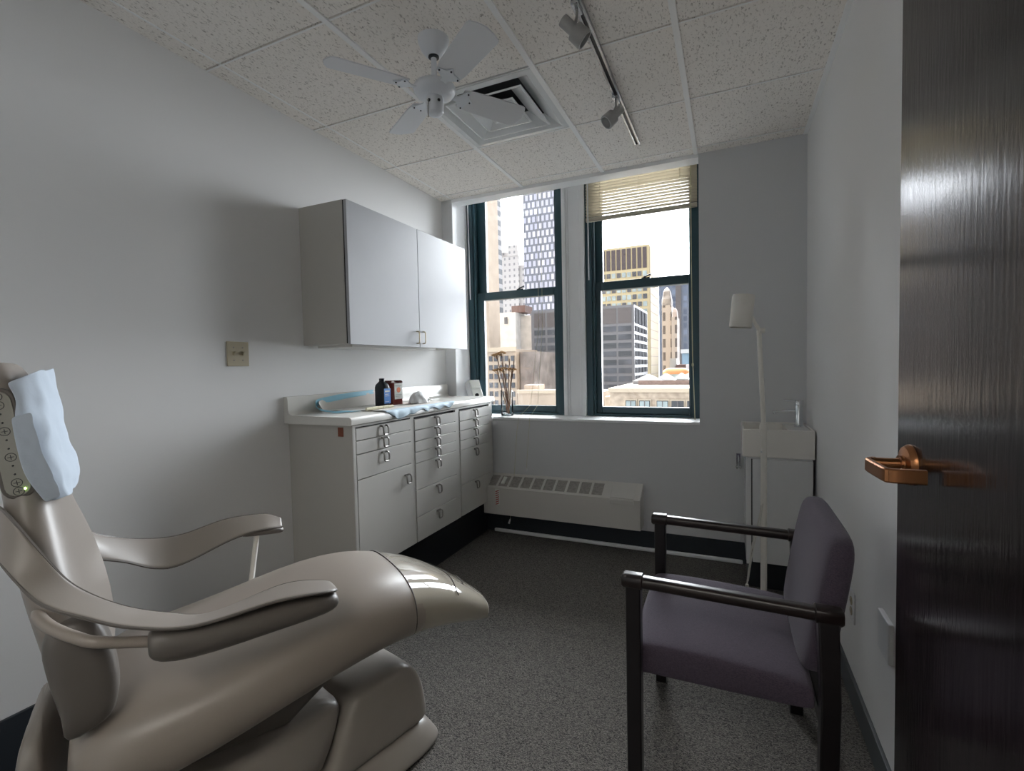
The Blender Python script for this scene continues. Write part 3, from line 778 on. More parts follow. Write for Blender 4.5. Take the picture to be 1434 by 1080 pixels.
# ------------------------------------------------------------------ sink
sk = thing('sink_vanity', 'small white vanity cabinet with a rectangular basin in the corner', 'sink', (2.19, 3.0, 0))
sw_, sd = .352, .385
bs = G()
bs.box(0, sw_, 0, .012, .760, .918).box(0, sw_, sd-.012, sd, .76, .918).box(0, .012, .012, sd-.012, .76, .918).box(sw_-.012, sw_, .012, sd-.012, .76, .918)
bs.box(.012, sw_-.012, .012, sd-.012, .76, .800).box(.23, sw_-.012, .012, sd-.012, .80, .913)
bs.obj('basin', M['porcelain'], sk, bevel=.006, seg=3)
G().lathe([(.018, .8005), (.018, .803)], (.12, .2, 0), 24).obj('drain', M['chrome'], sk)
G().box(.018, sw_-.010, .012, sd-.004, .165, .760).obj('vanity_body', M['sinkcab'], sk, bevel=.002)
G().box(.050, sw_-.010, -.006, .011, .165, .752).obj('vanity_door', M['sinkcab'], sk, bevel=.002)
G().box(.020, .044, -.003, .011, .150, .756).obj('side_stile', M['sinkcab'], sk, bevel=.002)
G().box(.044, .050, .0, .0115, .165, .75).obj('dark_gap', M['gap'], sk)
G().box(.03, sw_-.02, .05, sd-.01, 0, .165).obj('plinth', M['kick'], sk)
fc = thing('faucet', 'chrome single lever faucet standing on the corner basin', 'faucet', (2.49, 3.21, .914))
G().lathe([(.026, 0), (.026, .005), (.021, .008), (.021, .125), (.019, .128)], n=32).obj('faucet_body', M['chrome'], fc, smooth=True)
G().tube([(-.01, 0, .093), (-.125, -.012, .088), (-.135, -.013, .084)], [.009, .008, .008], 16).tube([(-.128, -.012, .086), (-.128, -.012, .074)], .008, 14).obj('spout', M['chrome'], fc, smooth=True)
G().lathe([(.021, .130), (.021, .150), (.018, .154)], n=32).obj('lever_cap', M['chrome'], fc, smooth=True)
G().tube([(-.005, 0, .148), (-.075, -.006, .152)], .0035, 10).obj('lever', M['chrome'], fc, smooth=True)

# ------------------------------------------------------------------ floor lamp
lp = thing('floor_lamp', 'white floor lamp with a cylindrical head in front of the sink', 'floor lamp', (2.285, 2.80, 0))
G().lathe([(.125, 0), (.125, .012), (.118, .018), (.02, .022), (.016, .035)], n=48).obj('lamp_base', M['white_met'], lp, smooth=True)
G().tube([(0, 0, .02), (0, 0, .95)], .0155, 20).obj('lower_pole', M['white_met'], lp, smooth=True)
G().lathe([(.018, .935), (.021, .95), (.018, .975)], n=24).obj('pole_joint', M['white_met'], lp, smooth=True)
G().tube([(0, 0, .95), (-.022, 0, 1.455)], .0115, 18).obj('upper_pole', M['white_met'], lp, smooth=True)
G().lathe([(.014, -.012), (.014, .012)], (-.010, -.006, 1.455), 16, (1, .3, 0)).obj('elbow_knob', M['white_met'], lp, smooth=True)
G().tube([(-.020, 0, 1.455), (-.058, -.015, 1.53)], .0095, 14).obj('elbow_arm', M['white_met'], lp, smooth=True)
hdv = Vector((.10, .02, 1.0)).normalized()
sh_ = G().lathe([(.049, 0), (.0515, .002), (.0515, .155), (.049, .165), (.02, .168), (0, .168)], (-.110, -.03, 1.475), 40, hdv, cap=False).obj('lamp_shade', M['white_met'], lp, smooth=True, angle=60)
sh_.modifiers.new('s', 'SOLIDIFY').thickness = -.002
G().lathe([(.02, .05), (.028, .07), (.02, .10), (.016, .15)], (-.110, -.03, 1.475), 24, hdv).obj('bulb', M['label'], sh_, smooth=True)
G().lathe([(.005, 0), (.004, .012)], (-.012, -.016, .83), 10, (0, -1, 0)).obj('switch', M['white_pl'], lp)
cd = thing('lamp_cord', 'white power cord looping down beside the floor lamp pole', 'cord', (2.25, 2.80, 0))
G().tube(crom([(.022, -.018, .55), (.012, -.022, .48), (-.02, -.03, .34), (-.035, -.035, .22), (-.044, -.045, .145), (-.045, -.05, .12), (-.035, -.05, .10), (-.035, -.06, .045), (-.05, -.08, .006), (-.12, -.02, .005), (-.2, .2, .005)], 5), .0032, 8).obj('cord_run', M['cordw'], cd)
G().tube(crom([(.030, -.018, .56), (.018, -.022, .47), (-.012, -.03, .34), (-.03, -.035, .22), (-.040, -.045, .150)], 5), .0026, 8).obj('cord_loop', M['cordw'], cd)
G().lathe([(.008, -.008), (.010, 0), (.008, .008)], (-.046, -.052, .128), 12).obj('cord_knot', M['cordw'], cd, smooth=True)

# ------------------------------------------------------------------ purple armchair
ac = thing('armchair', 'plum upholstered armchair with black wooden frame by the door', 'armchair', (1.845, 1.385, 0))
W_, D_ = .60, .50     # along y, along x ; faces -x
for y in (0, W_):
    n_ = 'leg'
    G().box(0, .042, y-.006, y+.036, 0, .668).obj('leg', M['black_wood'], ac, bevel=.004)
    G().prism([(.478, 0), (.520, 0), (.528, .44), (.522, .668), (.476, .668), (.484, .44)], 'y', y-.006, y+.036).obj('leg', M['black_wood'], ac, bevel=.004)
    arm = G().loft([[V(x, y+.015+(yy*1.0), zc+zz) for yy, zz in rrect(0, 0, w, h, min(w, h)*.42)] for x, w, h, zc in ((-.012, .040, .034, .667), (-.006, .050, .044, .668), (.045, .050, .044, .668), (.048, .040, .034, .668), (.25, .040, .034, .664), (.47, .040, .034, .660), (.473, .048, .044, .660), (.527, .048, .044, .659), (.533, .040, .036, .659))]).obj('armrest', M['brown_wood'], ac, smooth=True, angle=45)
g = G().box(.008, .030, .036, W_-.006, .33, .372).box(.49, .515, .036, W_-.006, .33, .375)
g.obj('seat_rail', M['black_wood'], ac, bevel=.003)
# seat cushion
rings = []
for x, zt, zb in ((.003, .425, .395), (-.002, .440, .386), (.006, .462, .380), (.03, .470, .378), (.12, .474, .378), (.30, .468, .380), (.44, .458, .382), (.476, .444, .388), (.480, .42, .40)):
    ring_ = []
    for yy, zz in ((-.270, -.02), (-.281, .10), (-.282, .5), (-.280, .86), (-.268, .98), (-.235, 1.02), (-.1, 1.04), (.1, 1.04), (.225, 1.02), (.256, .98), (.268, .86), (.270, .5), (.269, .10), (.258, -.02), (.1, -.03), (-.1, -.03)):
        ring_.append(V(x, .315+yy, zb + (zt-zb)*zz))
    rings.append(ring_)
G().loft(rings).obj('seat', M['purple'], ac, subd=2)
def cushion(z, hw, th, e=4.5, n=28):
    xc = .482 + (z-.47)*.17; out = []
    for k in range(n):
        t = 2*PI*k/n; cs, sn = math.cos(t), math.sin(t)
        out.append(V(xc + th/2*math.copysign(abs(sn)**(2/e), sn), .315 + hw*math.copysign(abs(cs)**(2/e), cs), z))
    return out
G().loft([cushion(*q_) for q_ in ((.468, .20, .05), (.470, .235, .07), (.478, .254, .078), (.51, .268, .082), (.60, .274, .084), (.70, .275, .084), (.765, .272, .082), (.800, .262, .078), (.820, .245, .068), (.832, .22, .05), (.835, .17, .02))]).obj('backrest', M['purple'], ac, subd=1)
G().box(.50, .512, .04, W_-.01, .50, .56).obj('back_rail', M['black_wood'], ac)

# ------------------------------------------------------------------ dental chair
TH = R(29.5)
# local x = towards the toes, local y = towards the left wall
dch = thing('dental_chair', 'taupe leather dental chair with sling armrests and a moulded base', 'dental chair', (.93, 1.065, 0), R(90)-TH)
def sring(x, zt, zb, hw, e=2.6, n=24, dx=0, yo=0):
    zc, hh = (zt+zb)/2, (zt-zb)/2; out = []
    for k in range(n):
        t = 2*PI*k/n; cs, sn = math.cos(t), math.sin(t)
        y = hw*math.copysign(abs(cs)**(2/e), cs); z = hh*math.copysign(abs(sn)**(2/e), sn)
        out.append(V(x + dx*(z/hh if hh else 0), y+yo, zc+z))
    return out
seat_sec = [(-.535, .46, .42, .10), (-.535, .52, .36, .22), (-.50, .575, .33, .275), (-.40, .600, .345, .295), (-.28, .610, .365, .30), (-.12, .640, .405, .295), (.03, .672, .43, .280), (.16, .675, .445, .258), (.27, .652, .440, .228)]
foot_sec = [(.27, .652, .440, .228), (.36, .620, .425, .200), (.46, .565, .400, .168), (.55, .500, .370, .135), (.60, .455, .355, .108), (.625, .42, .365, .07), (.63, .40, .385, .03)]
G().loft([sring(x, zt, zb, hw) for x, zt, zb, hw in seat_sec + foot_sec[1:]]).obj('seat_shell', M['leather'], dch, subd=1)
cov = [(.262, .654, .439, .229)] + [(x, zt+.002, zb-.002, hw+.002) for x, zt, zb, hw in foot_sec[1:4]] + [(.592, .465, .356, .115)]
G().loft([sring(x, zt, zb, hw) for x, zt, zb, hw in cov], cap=False).obj('foot_cover', M['vinyl'], dch, subd=1)
tag(bpy.data.objects['foot_cover'], 'clear glossy vinyl cover over the foot end')
g = G(); ss = sring(.262, .6515, .4415, .2265, n=48); g.tube(ss + [ss[0]], .0020, 6)
for xx, zt, yy0, yy1 in ((.44, .585, -.06, -.165), (.50, .545, -.04, -.12)):
    g.tube(crom([(xx, yy0, zt), (xx+.004, (yy0+yy1)/2, zt-.012), (xx+.002, yy1, zt-.05)], 4), .0022, 6)
g.obj('cover_seam', M['seam'], dch)

# backrest : rings stacked up z
def bring(z, xf, xb, hw, yo=0, e=3.0, n=20):
    xc, hx = (xf+xb)/2, (xf-xb)/2; out = []
    for k in range(n):
        t = 2*PI*k/n; cs, sn = math.cos(t), math.sin(t)
        out.append(V(xc + hx*math.copysign(abs(sn)**(2/e), sn), yo + hw*math.copysign(abs(cs)**(2/e), cs), z))
    return out
bsec = [(.53, -.49, -.53, .14), (.545, -.468, -.548, .20), (.62, -.455, -.555, .228), (.72, -.462, -.572, .235), (.82, -.480, -.592, .232), (.90, -.500, -.606, .215), (.97, -.520, -.618, .175), (1.03, -.535, -.625, .135), (1.09, -.550, -.632, .118), (1.16, -.560, -.640, .115), (1.24, -.570, -.648, .112), (1.295, -.582, -.650, .105), (1.325, -.60, -.642, .085), (1.332, -.61, -.632, .05)]
bk = G().loft([bring(*s_) for s_ in bsec]).obj('backrest', M['leatherm'], dch, subd=1)
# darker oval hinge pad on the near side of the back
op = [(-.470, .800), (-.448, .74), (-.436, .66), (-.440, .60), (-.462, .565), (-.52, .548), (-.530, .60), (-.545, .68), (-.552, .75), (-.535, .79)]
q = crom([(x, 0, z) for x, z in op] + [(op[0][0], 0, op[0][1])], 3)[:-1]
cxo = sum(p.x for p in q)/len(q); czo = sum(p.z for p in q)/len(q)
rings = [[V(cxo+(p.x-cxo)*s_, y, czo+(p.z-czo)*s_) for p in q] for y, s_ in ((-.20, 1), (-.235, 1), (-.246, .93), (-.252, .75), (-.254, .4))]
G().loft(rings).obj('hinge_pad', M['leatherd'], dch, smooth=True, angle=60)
# keypad on the near side of the headrest column
def kp(u, t): return V(-.601+.018*0 + (-.0)*t, 0, 0)
g = G(); P0 = V(-.613, -.1195, 1.265); P1 = V(-.586, -.1245, 1.052)
ax = (P1-P0).normalized(); wx = V(1, 0, 0) - ax*ax.x; wx.normalize(); nn = V(0, -1, 0)
def pill(w, L0, y0, y1):
    c = (P0+P1)/2; Lh = (P1-P0).length/2 + L0; pts = []
    for k in range(9): a_ = PI*k/8; pts.append(c + ax*(-Lh + w - w*math.sin(a_)) + wx*w*math.cos(a_))
    for k in range(9): a_ = PI*k/8; pts.append(c + ax*(Lh - w + w*math.sin(a_)) - wx*w*math.cos(a_))
    return [[p + nn*y for p in pts] for y in (y0, y1)]
kpo = G().loft(pill(.027, .012, -.012, .006)).obj('keypad_bezel', M['leatherd'], bk, bevel=.003)
kpd = G().loft(pill(.020, .004, .004, .0085)).obj('keypad', M['keypad'], bk, bevel=.001)
g = G()
for k in range(12):
    c_ = P0.lerp(P1, .03 + .94*k/11) + nn*.0088
    if k in (0, 1, 4, 7, 10, 11):
        cc = [c_ + wx*.0085*math.cos(t*PI/8) + ax*.0085*math.sin(t*PI/8) for t in range(17)]; g.tube(cc, .0007, 5)
        g.tube([c_ - wx*.005, c_ + wx*.005], .0007, 5); g.tube([c_ - ax*.005, c_ + ax*.005], .0007, 5)
    else: g.sphere(c_, .0022, (1, 1, 1), 6)
g.obj('keypad_print', M['keysym'], kpd)
c_ = P0.lerp(P1, .955) + nn*.0085 + wx*.010
G().sphere(c_, .0022, (1, 1, 1), 8).obj('indicator_light', M['led'], kpd)

# sling armrests
def ribbon(name, A, B, m, th=.007, n=6, sag=0.0, pip=True):
    P, Q = crom(A, n), crom(B, n)
    rows = []
    for p, q in zip(P, Q):
        mids = [p.lerp(q, f) + V(0, 0, -sag*4*f*(1-f)) for f in (0, .08, .3, .5, .7, .92, 1)]
        rows.append(mids)
    o = G().loft(rows, cap=False, closed=False).obj(name, m, dch, solid=th, subd=1)
    if pip:
        for E_ in (P, Q): G().tube(E_, .0034, 6).obj('piping', M['leatherd'], o, smooth=True)
    return o
nt = [(-.640, -.08, 1.02), (-.600, -.19, 1.032), (-.535, -.245, .934), (-.492, -.262, .872), (-.422, -.275, .816), (-.341, -.27, .771), (-.261, -.26, .743), (-.109, -.25, .761), (-.015, -.262, .748), (.006, -.285, .736)]
nb_ = [(-.648, -.10, .95), (-.612, -.21, .950), (-.572, -.27, .905), (-.534, -.31, .866), (-.473, -.33, .829), (-.404, -.342, .792), (-.30, -.352, .764), (-.137, -.352, .768), (-.020, -.345, .752), (.004, -.312, .738)]
a1 = ribbon('sling_armrest', nt, nb_, M['leatherm'])
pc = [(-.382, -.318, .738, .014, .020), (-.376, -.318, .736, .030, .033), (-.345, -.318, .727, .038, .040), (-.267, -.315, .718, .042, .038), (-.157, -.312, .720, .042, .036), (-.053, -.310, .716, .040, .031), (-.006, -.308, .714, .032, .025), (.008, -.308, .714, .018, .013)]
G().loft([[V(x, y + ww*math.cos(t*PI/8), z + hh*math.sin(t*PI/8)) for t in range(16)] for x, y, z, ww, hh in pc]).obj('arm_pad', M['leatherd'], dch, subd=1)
G().tube(crom([(-.555, -.19, .822), (-.554, -.225, .817), (-.532, -.26, .801), (-.492, -.295, .782), (-.455, -.312, .767), (-.36, -.318, .738)], 6), .0115, 14).obj('arm_bar', M['leather'], dch, smooth=True)
ft = [(-.60, .14, .93), (-.545, .21, .896), (-.497, .28, .830), (-.393, .33, .781), (-.299, .34, .771), (-.177, .34, .795), (-.060, .335, .792), (-.005, .318, .770)]
fb = [(-.60, .13, .83), (-.540, .19, .80), (-.449, .23, .756), (-.372, .25, .709), (-.304, .26, .701), (-.167, .262, .746), (-.075, .268, .757), (-.008, .290, .748)]
ribbon('sling_armrest', ft, fb, M['leatherm'])
pc = [(-.14, .30, .757, .010, .008), (-.10, .30, .758, .028, .014), (-.05, .30, .757, .030, .016), (-.012, .30, .750, .024, .014), (-.002, .30, .748, .012, .007)]
G().loft([[V(x, y + ww*math.cos(t*PI/8), z-.012 + hh*math.sin(t*PI/8)) for t in range(16)] for x, y, z, ww, hh in pc]).obj('arm_pad', M['leatherd'], dch, subd=1)
G().tube([(-.085, .305, .745), (-.110, .295, .585), (-.112, .28, .56)], .0085, 12).obj('arm_post', M['white_met'], dch, smooth=True)
# base : moulded foot, cover, lift arm
BR = Matrix.Rotation(R(15), 4, 'Z')
def bloft(name, secs, m, sub=1, n=24):
    """secs (z, xf, xr, hw): plan superellipse rings"""
    rings = []
    for z, xf, xr, hw, e in secs:
        xc, hx = (xf+xr)/2, (xf-xr)/2; ring_ = []
        for k in range(n):
            t = 2*PI*k/n; cs, sn = math.cos(t), math.sin(t)
            ring_.append(BR @ V(xc + hx*math.copysign(abs(cs)**(2/e), cs), hw*math.copysign(abs(sn)**(2/e), sn), z))
        rings.append(ring_)
    return G().loft(rings).obj(name, m, dch, subd=sub)
bloft('base_foot', [(0, .395, -.60, .20, 7), (.012, .398, -.60, .205, 7), (.028, .392, -.59, .20, 7), (.085, .352, -.56, .168, 7), (.095, .342, -.55, .158, 7)], M['plastic_t'])
bloft('base_cover', [(.092, .348, -.045, .164, 9), (.10, .348, -.04, .164, 9), (.17, .345, -.005, .160, 9), (.245, .328, .03, .154, 9), (.285, .30, .05, .148, 8), (.303, .27, .07, .135, 6), (.306, .22, .10, .09, 4)], M['plastic_t'])
bloft('base_housing', [(.092, -.03, -.53, .150, 7), (.20, .01, -.50, .145, 7), (.29, .06, -.45, .138, 6), (.30, .04, -.43, .12, 5)], M['plastic_t'])
G().prism([(-.36, .28), (-.10, .28), (.16, .46), (-.44, .40)], 'y', -.10, .14).obj('lift_arm', M['leatherd'], dch, bevel=.012)
G().loft([bring(z, xf, xb, hw, .03, 5) for z, xf, xb, hw in ((.05, -.50, -.66, .20), (.10, -.51, -.66, .20), (.22, -.545, -.655, .19), (.34, -.565, -.64, .18), (.44, -.575, -.63, .17), (.52, -.58, -.615, .15))]).obj('rear_cover', M['plastic_t'], dch, subd=1)

# towel over the headrest
tw = thing('paper_towel', 'pale blue paper towel draped over the dental chair headrest', 'towel', (.93, 1.065, 0), R(90)-TH)
frA = [(-.555, .112, 1.318), (-.541, .118, 1.202), (-.527, .118, 1.108), (-.514, .118, 1.055), (-.525, .115, 1.015)]
frB = [(-.553, -.085, 1.312), (-.546, -.100, 1.231), (-.535, -.112, 1.151), (-.522, -.118, 1.092), (-.513, -.115, 1.030)]
frC = [(-.592, -.128, 1.285), (-.583, -.134, 1.198), (-.577, -.139, 1.121), (-.556, -.139, 1.080), (-.536, -.135, 1.028)]
from mathutils import noise
def crumple(q, amp): return V(noise.noise(q*22)*amp, noise.noise(q*22+V(5, 3, 1))*amp, noise.noise(q*19+V(9, 9, 2))*amp*.5)
P, Q, S_ = crom(frA, 7), crom(frB, 7), crom(frC, 7)
rows = []
for i, (p, q, s_) in enumerate(zip(P, Q, S_)):
    row = [p.lerp(q, k/8) for k in range(8)] + [q.lerp(s_, k/6) + V(0, -.010*math.sin(PI*k/6), 0) for k in range(7)]
    rows.append([w_ + crumple(w_, .011) for w_ in row])
twm = G().loft(rows, cap=False, closed=False).obj('towel_sheet', M['paper'], tw, solid=.002, subd=1)
A = [(-.590, -.146, 1.215), (-.583, -.152, 1.15), (-.572, -.154, 1.09), (-.545, -.152, 1.03)]
B = [(-.560, -.142, 1.225), (-.548, -.148, 1.16), (-.535, -.148, 1.10), (-.518, -.146, 1.04)]
strip_obj('towel_fold', A, B, M['paper'], tw, wob=.002, sub=2)

# ------------------------------------------------------------------ city outside
GZ = -45
structure(G().box(-400, 300, 12, 620, GZ-1, GZ).obj('ground', M['c_asph']))
def bld(name, label, x0, x1, y0, y1, top, m, roof=None):
    t = thing(name, label, 'building', ((x0+x1)/2, (y0+y1)/2, GZ))
    t['_o'] = 0; del t['_o']
    mx = Matrix.Translation((-(x0+x1)/2, -(y0+y1)/2, -GZ))
    G().box(x0, x1, y0, y1, GZ, top).move(mx).obj('building_wall', m, t)
    return t, mx
def pane(t, mx, m, x0, x1, y0, y1, z0, z1, name='window'):
    return G().box(x0, x1, y0, y1, z0, z1).move(mx).obj(name, m, t)
# near low cream building with five windows
t, mx = bld('brick_building', 'low cream brick building with five windows close below the right window', -6.95, 1.5, 40, 62, -1.05, M['c_beige'])
G().box(-7.05, 1.6, 39.8, 62, -1.05, -.72).move(mx).obj('parapet', M['c_cream'], t)
G().box(-7.6, -6.95, 41, 50, GZ, -1.5).move(mx).obj('side_wing', M['c_beige'], t)
wx_ = [(-5.62, -4.78), (-4.52, -3.68), (-3.15, -2.27), (-2.02, -1.10), (-.85, .02)]
for x0, x1 in wx_:
    f = pane(t, mx, M['c_cream'], x0-.10, x1+.10, 39.88, 40, -3.3, -1.62, 'window_surround')
    w_ = pane(t, mx, M['c_black'], x0, x1, 39.82, 39.88, -3.2, -1.72, 'window')
    f2 = G().box((x0+x1)/2-.03, (x0+x1)/2+.03, 39.78, 39.82, -3.2, -1.72).box(x0, x1, 39.78, 39.82, -2.35, -2.28).move(mx).obj('muntin', M['c_panel'], w_)
    if x0 < -2.5: G().box(x0+.05, x1-.05, 39.80, 39.83, -2.28, -1.78).move(mx).obj('shade', M['c_wb'], w_)
rt = tag(G().box(-5.6, .8, 46, 46.1, -.72, -.30).obj('roof_railing', M['c_rail']), 'brownish railing along the roof of the low cream building', 'railing')
for k, (xc, nm) in enumerate(((-5.05, 'largest and leftmost'), (-3.65, 'middle'), (-2.37, 'smallest and rightmost'))):
    s_ = (1.15, .85, .7)[k]; yy = 48 + k*2.35
    sk_ = thing('skylight', '%s white peaked skylight on the low cream building roof' % nm, 'skylight', (xc, yy, -.41), 0, 'peaked skylights on the cream roof')
    G().prism([(-s_*1.15, 0), (s_*1.15, 0), (0, .62)], 'y', -1.0, 1.0).obj('skylight_panel', M['c_roofw'], sk_)
    G().box(-s_*1.1, s_*1.1, -.95, .95, -.30, 0).obj('curb', M['c_grey'], sk_)
oc = thing('orange_canopy', 'orange domed canopy on the roof behind the cream building', 'canopy', (-3.2, 56.2, -.71))
G().loft([[V(x, y, z) for x, y in rrect(0, 0, 2.6*s_, 2.2*s_, .5*s_)] for s_, z in ((1, .75), (1.05, 1.0), (1, 1.15), (.8, 1.35), (.5, 1.42))]).obj('canopy_top', M['c_orange'], oc, smooth=True)
G().box(-1.2, 1.2, -.9, .9, 0, .75).obj('canopy_wall', M['c_wb'], oc)
# grey modular block (continues behind the mullion)
t, mx = bld('grey_office_block', 'grey steel framed office block with wide window bays seen through both windows', -27.9, -11.0, 75, 88, 10.3, M['c_grey'])
zt = [9.9, 7.55]; z = 7.1
bays = [(-27.35, -25.45)]
xb = -25.05
while xb < -12: bays.append((xb+.0, xb+2.02)); xb += 2.32
bays = [(x0, min(x1, -11.4)) for x0, x1 in bays if x0 < -12]
for i, (x0, x1) in enumerate(bays):
    vis = x0 < -24 or x0 > -18
    if not vis: continue
    pane(t, mx, M['c_panel'], x0, x1, 74.93, 75, 7.55, 9.9, 'louvre_panel')
    for r_ in range(10):
        z1 = 7.1 - r_*1.29
        if z1 < -4.6: break
        random.seed(i*31+r_); mm = random.choice([M['c_win'], M['c_win'], M['c_win2']] if r_ > 2 and x0 < -20 else [M['c_win'], M['c_win'], M['c_win'], M['c_black']])
        pane(t, mx, mm, x0, x1, 74.93, 75, z1-.82, z1, 'window')
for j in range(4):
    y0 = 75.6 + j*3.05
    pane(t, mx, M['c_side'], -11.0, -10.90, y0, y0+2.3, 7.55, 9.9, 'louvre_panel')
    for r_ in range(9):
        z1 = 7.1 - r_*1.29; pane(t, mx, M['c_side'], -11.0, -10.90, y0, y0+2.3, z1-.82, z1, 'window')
# yellow tower
t, mx = bld('yellow_tower', 'pale yellow concrete office tower with dark top bays behind the grey block', -42, -16.6, 130, 146, 32.2, M['c_yel'])
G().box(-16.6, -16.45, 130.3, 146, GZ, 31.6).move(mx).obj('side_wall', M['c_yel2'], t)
g = G()
for k in range(18): g.box(-16.45, -16.40, 130.3, 146, 24.2-k*2.35, 24.32-k*2.35)
g.move(mx).obj('floor_line', M['c_rail'], t)
for k in range(10):
    x1 = -17.25 - k*1.36
    pane(t, mx, M['c_wd'], x1-1.02, x1, 129.9, 130, 26.2, 31.6, 'louvre_bay')
random.seed(3); cnt = 0
for r_ in range(15):
    z1 = 25.4 - r_*2.02*.98
    for k in range(10):
        x1 = -17.25 - k*1.36
        if z1 < 9.5 and k > 1: continue
        if cnt >= 98: break
        cnt += 1
        pane(t, mx, random.choice([M['c_wb'], M['c_wb'], M['c_win']]), x1-1.02, x1, 129.9, 130, z1-1.25, z1, 'window')
# ornate stone towers
t, mx = bld('stone_tower', 'ornate weathered stone tower with a stepped dome right of the yellow tower', -17.2, -14.35, 160, 170, 19.5, M['c_sto'])
G().loft([[V(x, y, z) for x, y in rrect(-15.9, 163.5, 3.0*s_, 6*s_, .5*s_)] for s_, z in ((.95, 19.5), (.95, 21.5), (.8, 22.5), (.7, 24), (.4, 25), (.1, 25.6))]).move(mx).obj('dome', M['c_stone'], t)
t, mx = bld('stone_tower', 'slimmer pinkish stone tower with a small dome beside the dark tower', -14.1, -12.45, 158, 166, 15.5, M['c_sto'])
G().loft([[V(x, y, z) for x, y in rrect(-13.3, 161, 1.7*s_, 4*s_, .3*s_)] for s_, z in ((.95, 15.5), (.85, 17), (.6, 18), (.1, 18.6))]).move(mx).obj('dome', M['c_pink'], t)
t, mx = bld('stone_annex', 'low white stone annex at the foot of the slim stone tower', -13.9, -11.9, 150, 157, 2.6, M['c_far'])
t, mx = bld('dark_tower', 'dark blue glass tower behind the stone towers at the right', -29.5, -6, 250, 285, 44.0, M['c_drk'])
G().box(-21.5, -19, 249.7, 250, GZ, 43).move(mx).obj('corner_pier', M['c_panel'], t)
t, mx = bld('blue_glass_pavilion', 'low pale blue glass building right of the orange canopy', -8.7, -2, 130, 140, 3.6, M['c_bluew'])
G().box(-9.0, -1.5, 129.5, 140, 3.6, 4.6).move(mx).obj('roof', M['c_roofw'], t)
G().box(-9.4, -1.5, 127, 130, .3, .7).move(mx).obj('canopy_roof', M['c_black'], t)
t, mx = bld('pink_annex', 'low dull pink brick building between the orange canopy and the blue pavilion', -7.4, -5.5, 100, 108, .9, M['c_brown'])
an = thing('antenna_mast', 'thin rooftop antenna mast above the yellow tower', 'antenna', (-17.2, 150, 32.2-4))
G().tube([(0, 0, -80), (0, 0, 0), (0, 0, 9.5)], [.35, .3, .08], 8).obj('mast', M['c_rail'], an)
# left window buildings
t, mx = bld('checker_glass_tower', 'tall glass tower with staggered pale windows in the left window', -80.8, -55, 200, 226, 120, M['c_chk'])
t, mx = bld('stepped_far_tower', 'pale far tower with stepped crown and rooftop masts in the left window', -197, -169, 400, 424, 100, M['c_far'])
G().box(-194.5, -187, 399.5, 416, 100, 107.8).box(-179.5, -169.5, 399.5, 418, 100, 109.5).box(-187, -179.5, 402, 418, 100, 104.5).move(mx).obj('crown', M['c_far'], t)
G().box(-169, -160, 401, 420, GZ, 91).move(mx).obj('side_wing', M['c_far'], t)
g = G()
for x in (-192.5, -189.5, -172, -175): g.tube([(x, 405, 100), (x, 405, 128)], .35, 6)
pieces(g.move(mx), 'roof_mast', M['c_far'], t)
t, mx = bld('ribbed_tower', 'narrow grey ribbed tower at the left edge of the left window', -90, -71.9, 150, 158, 110, M['c_slv'])
t, mx = bld('tan_tower', 'sliver of tan building at the extreme left of the left window', -60, -33.2, 70, 74, 60, M['c_tan'])
t, mx = bld('white_brick_block', 'whitewashed brick block with one small window in the left window', -41.6, -37.3, 90, 97, 12.2, M['c_white'])
pane(t, mx, M['c_win'], -39.8, -39.1, 89.9, 90, 9.9, 11.3)
G().box(-38.6, -35.6, 91, 95, 12.2, 13.6).move(mx).obj('roof_hut', M['c_brown'], t)
G().box(-37.3, -34.2, 92.5, 98, GZ, 11.6).move(mx).obj('side_wall', M['c_white'], t)
t, mx = bld('salmon_building', 'salmon brick building between the white block and the grey office', -36.6, -33.6, 99, 104, 6.3, M['c_salmon'])
t, mx = bld('tan_office', 'tan masonry office with rows of paired windows in the left window', -31.5, -24.2, 60, 68, 3.6, M['c_tan'])
G().box(-31.6, -24.1, 59.7, 60, 3.3, 3.9).move(mx).obj('cornice', M['c_cream'], t)
for r_ in range(7):
    z1 = 2.7 - r_*1.22
    for k, x0 in enumerate((-28.3, -27.5, -26.6, -25.9, -24.95)):
        pane(t, mx, M['c_win'], x0, x0+.5, 59.9, 60, z1-.72, z1)
t, mx = bld('tan_office_wing', 'plain side wing of the tan office stepping back towards the grey block', -24.05, -21.6, 61, 69, 3.2, M['c_stone'])
t, mx = bld('low_roof_building', 'low tan building with a flat roof below the grey block in the left window', -17.5, -9.5, 45, 53, -1.5, M['c_tan'])
G().box(-17.6, -9.4, 44.9, 45.3, -1.5, -1.15).move(mx).obj('parapet', M['c_cream'], t)
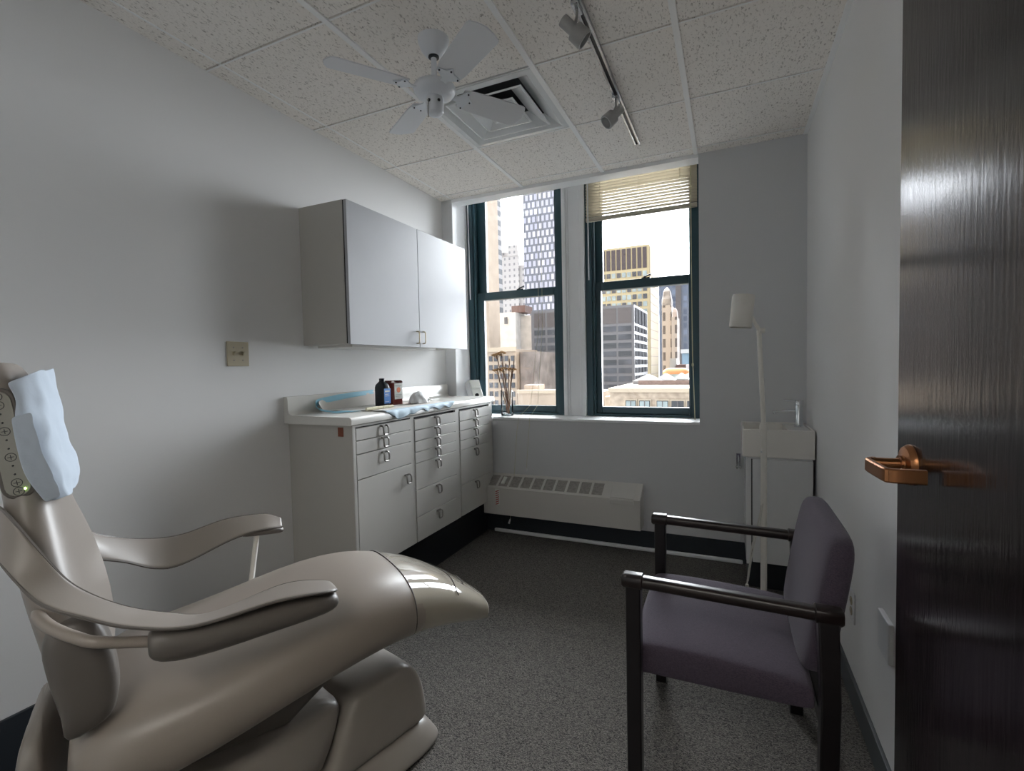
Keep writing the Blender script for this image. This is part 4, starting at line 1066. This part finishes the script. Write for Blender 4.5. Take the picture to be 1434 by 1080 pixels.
G().box(-17.2, -15.7, 46, 48, -1.5, -.7).move(mx).obj('roof_hut', M['c_tan'], t)

# ------------------------------------------------------------------ light
w = bpy.data.worlds.new('overcast sky'); SC.world = w; w.use_nodes = True
bg = w.node_tree.nodes['Background']; bg.inputs['Color'].default_value = (.90, .95, 1, 1); bg.inputs['Strength'].default_value = 1.0
wt = w.node_tree
tcw = wt.nodes.new('ShaderNodeTexCoord'); sxyz = wt.nodes.new('ShaderNodeSeparateXYZ'); wt.links.new(tcw.outputs['Generated'], sxyz.inputs[0])
mr = wt.nodes.new('ShaderNodeMapRange'); mr.interpolation_type = 'SMOOTHSTEP'
mr.inputs['From Min'].default_value = .02; mr.inputs['From Max'].default_value = .72; mr.inputs['To Min'].default_value = .06; mr.inputs['To Max'].default_value = 1.0
dt = wt.nodes.new('ShaderNodeVectorMath'); dt.operation = 'DOT_PRODUCT'; dt.inputs[1].default_value = (-.64, .765, .05)
wt.links.new(tcw.outputs['Generated'], dt.inputs[0]); wt.links.new(dt.outputs['Value'], mr.inputs['Value']); wt.links.new(mr.outputs[0], bg.inputs['Strength'])     # sky shaped bright on the window side, dim behind to spare the facades
SC.view_settings.view_transform = 'Standard'
try: SC.view_settings.look = 'None'
except Exception: pass
SC.view_settings.gamma = 1; SC.view_settings.use_curve_mapping = False
SC.view_settings.exposure = 5.15
SC.cycles.max_bounces = 14; SC.cycles.diffuse_bounces = 8; SC.cycles.glossy_bounces = 5; SC.cycles.transparent_max_bounces = 16
SC.cycles.use_denoising = True
SC.cycles.sample_clamp_indirect = 6
# light portals that only guide sampling of the sky through the two windows (they emit nothing)
for nm, x0, x1 in (('sky_portal', .15, .90), ('sky_portal', 1.17, 1.90)):
    l = bpy.data.lights.new(nm, 'AREA'); l.shape = 'RECTANGLE'; l.size = x1-x0; l.size_y = 2.0
    try: l.cycles.is_portal = True
    except Exception: continue
    o = bpy.data.objects.new(nm, l); COL.objects.link(o); o.location = ((x0+x1)/2, 3.82, 1.93); o.rotation_euler = (R(-90), 0, 0)
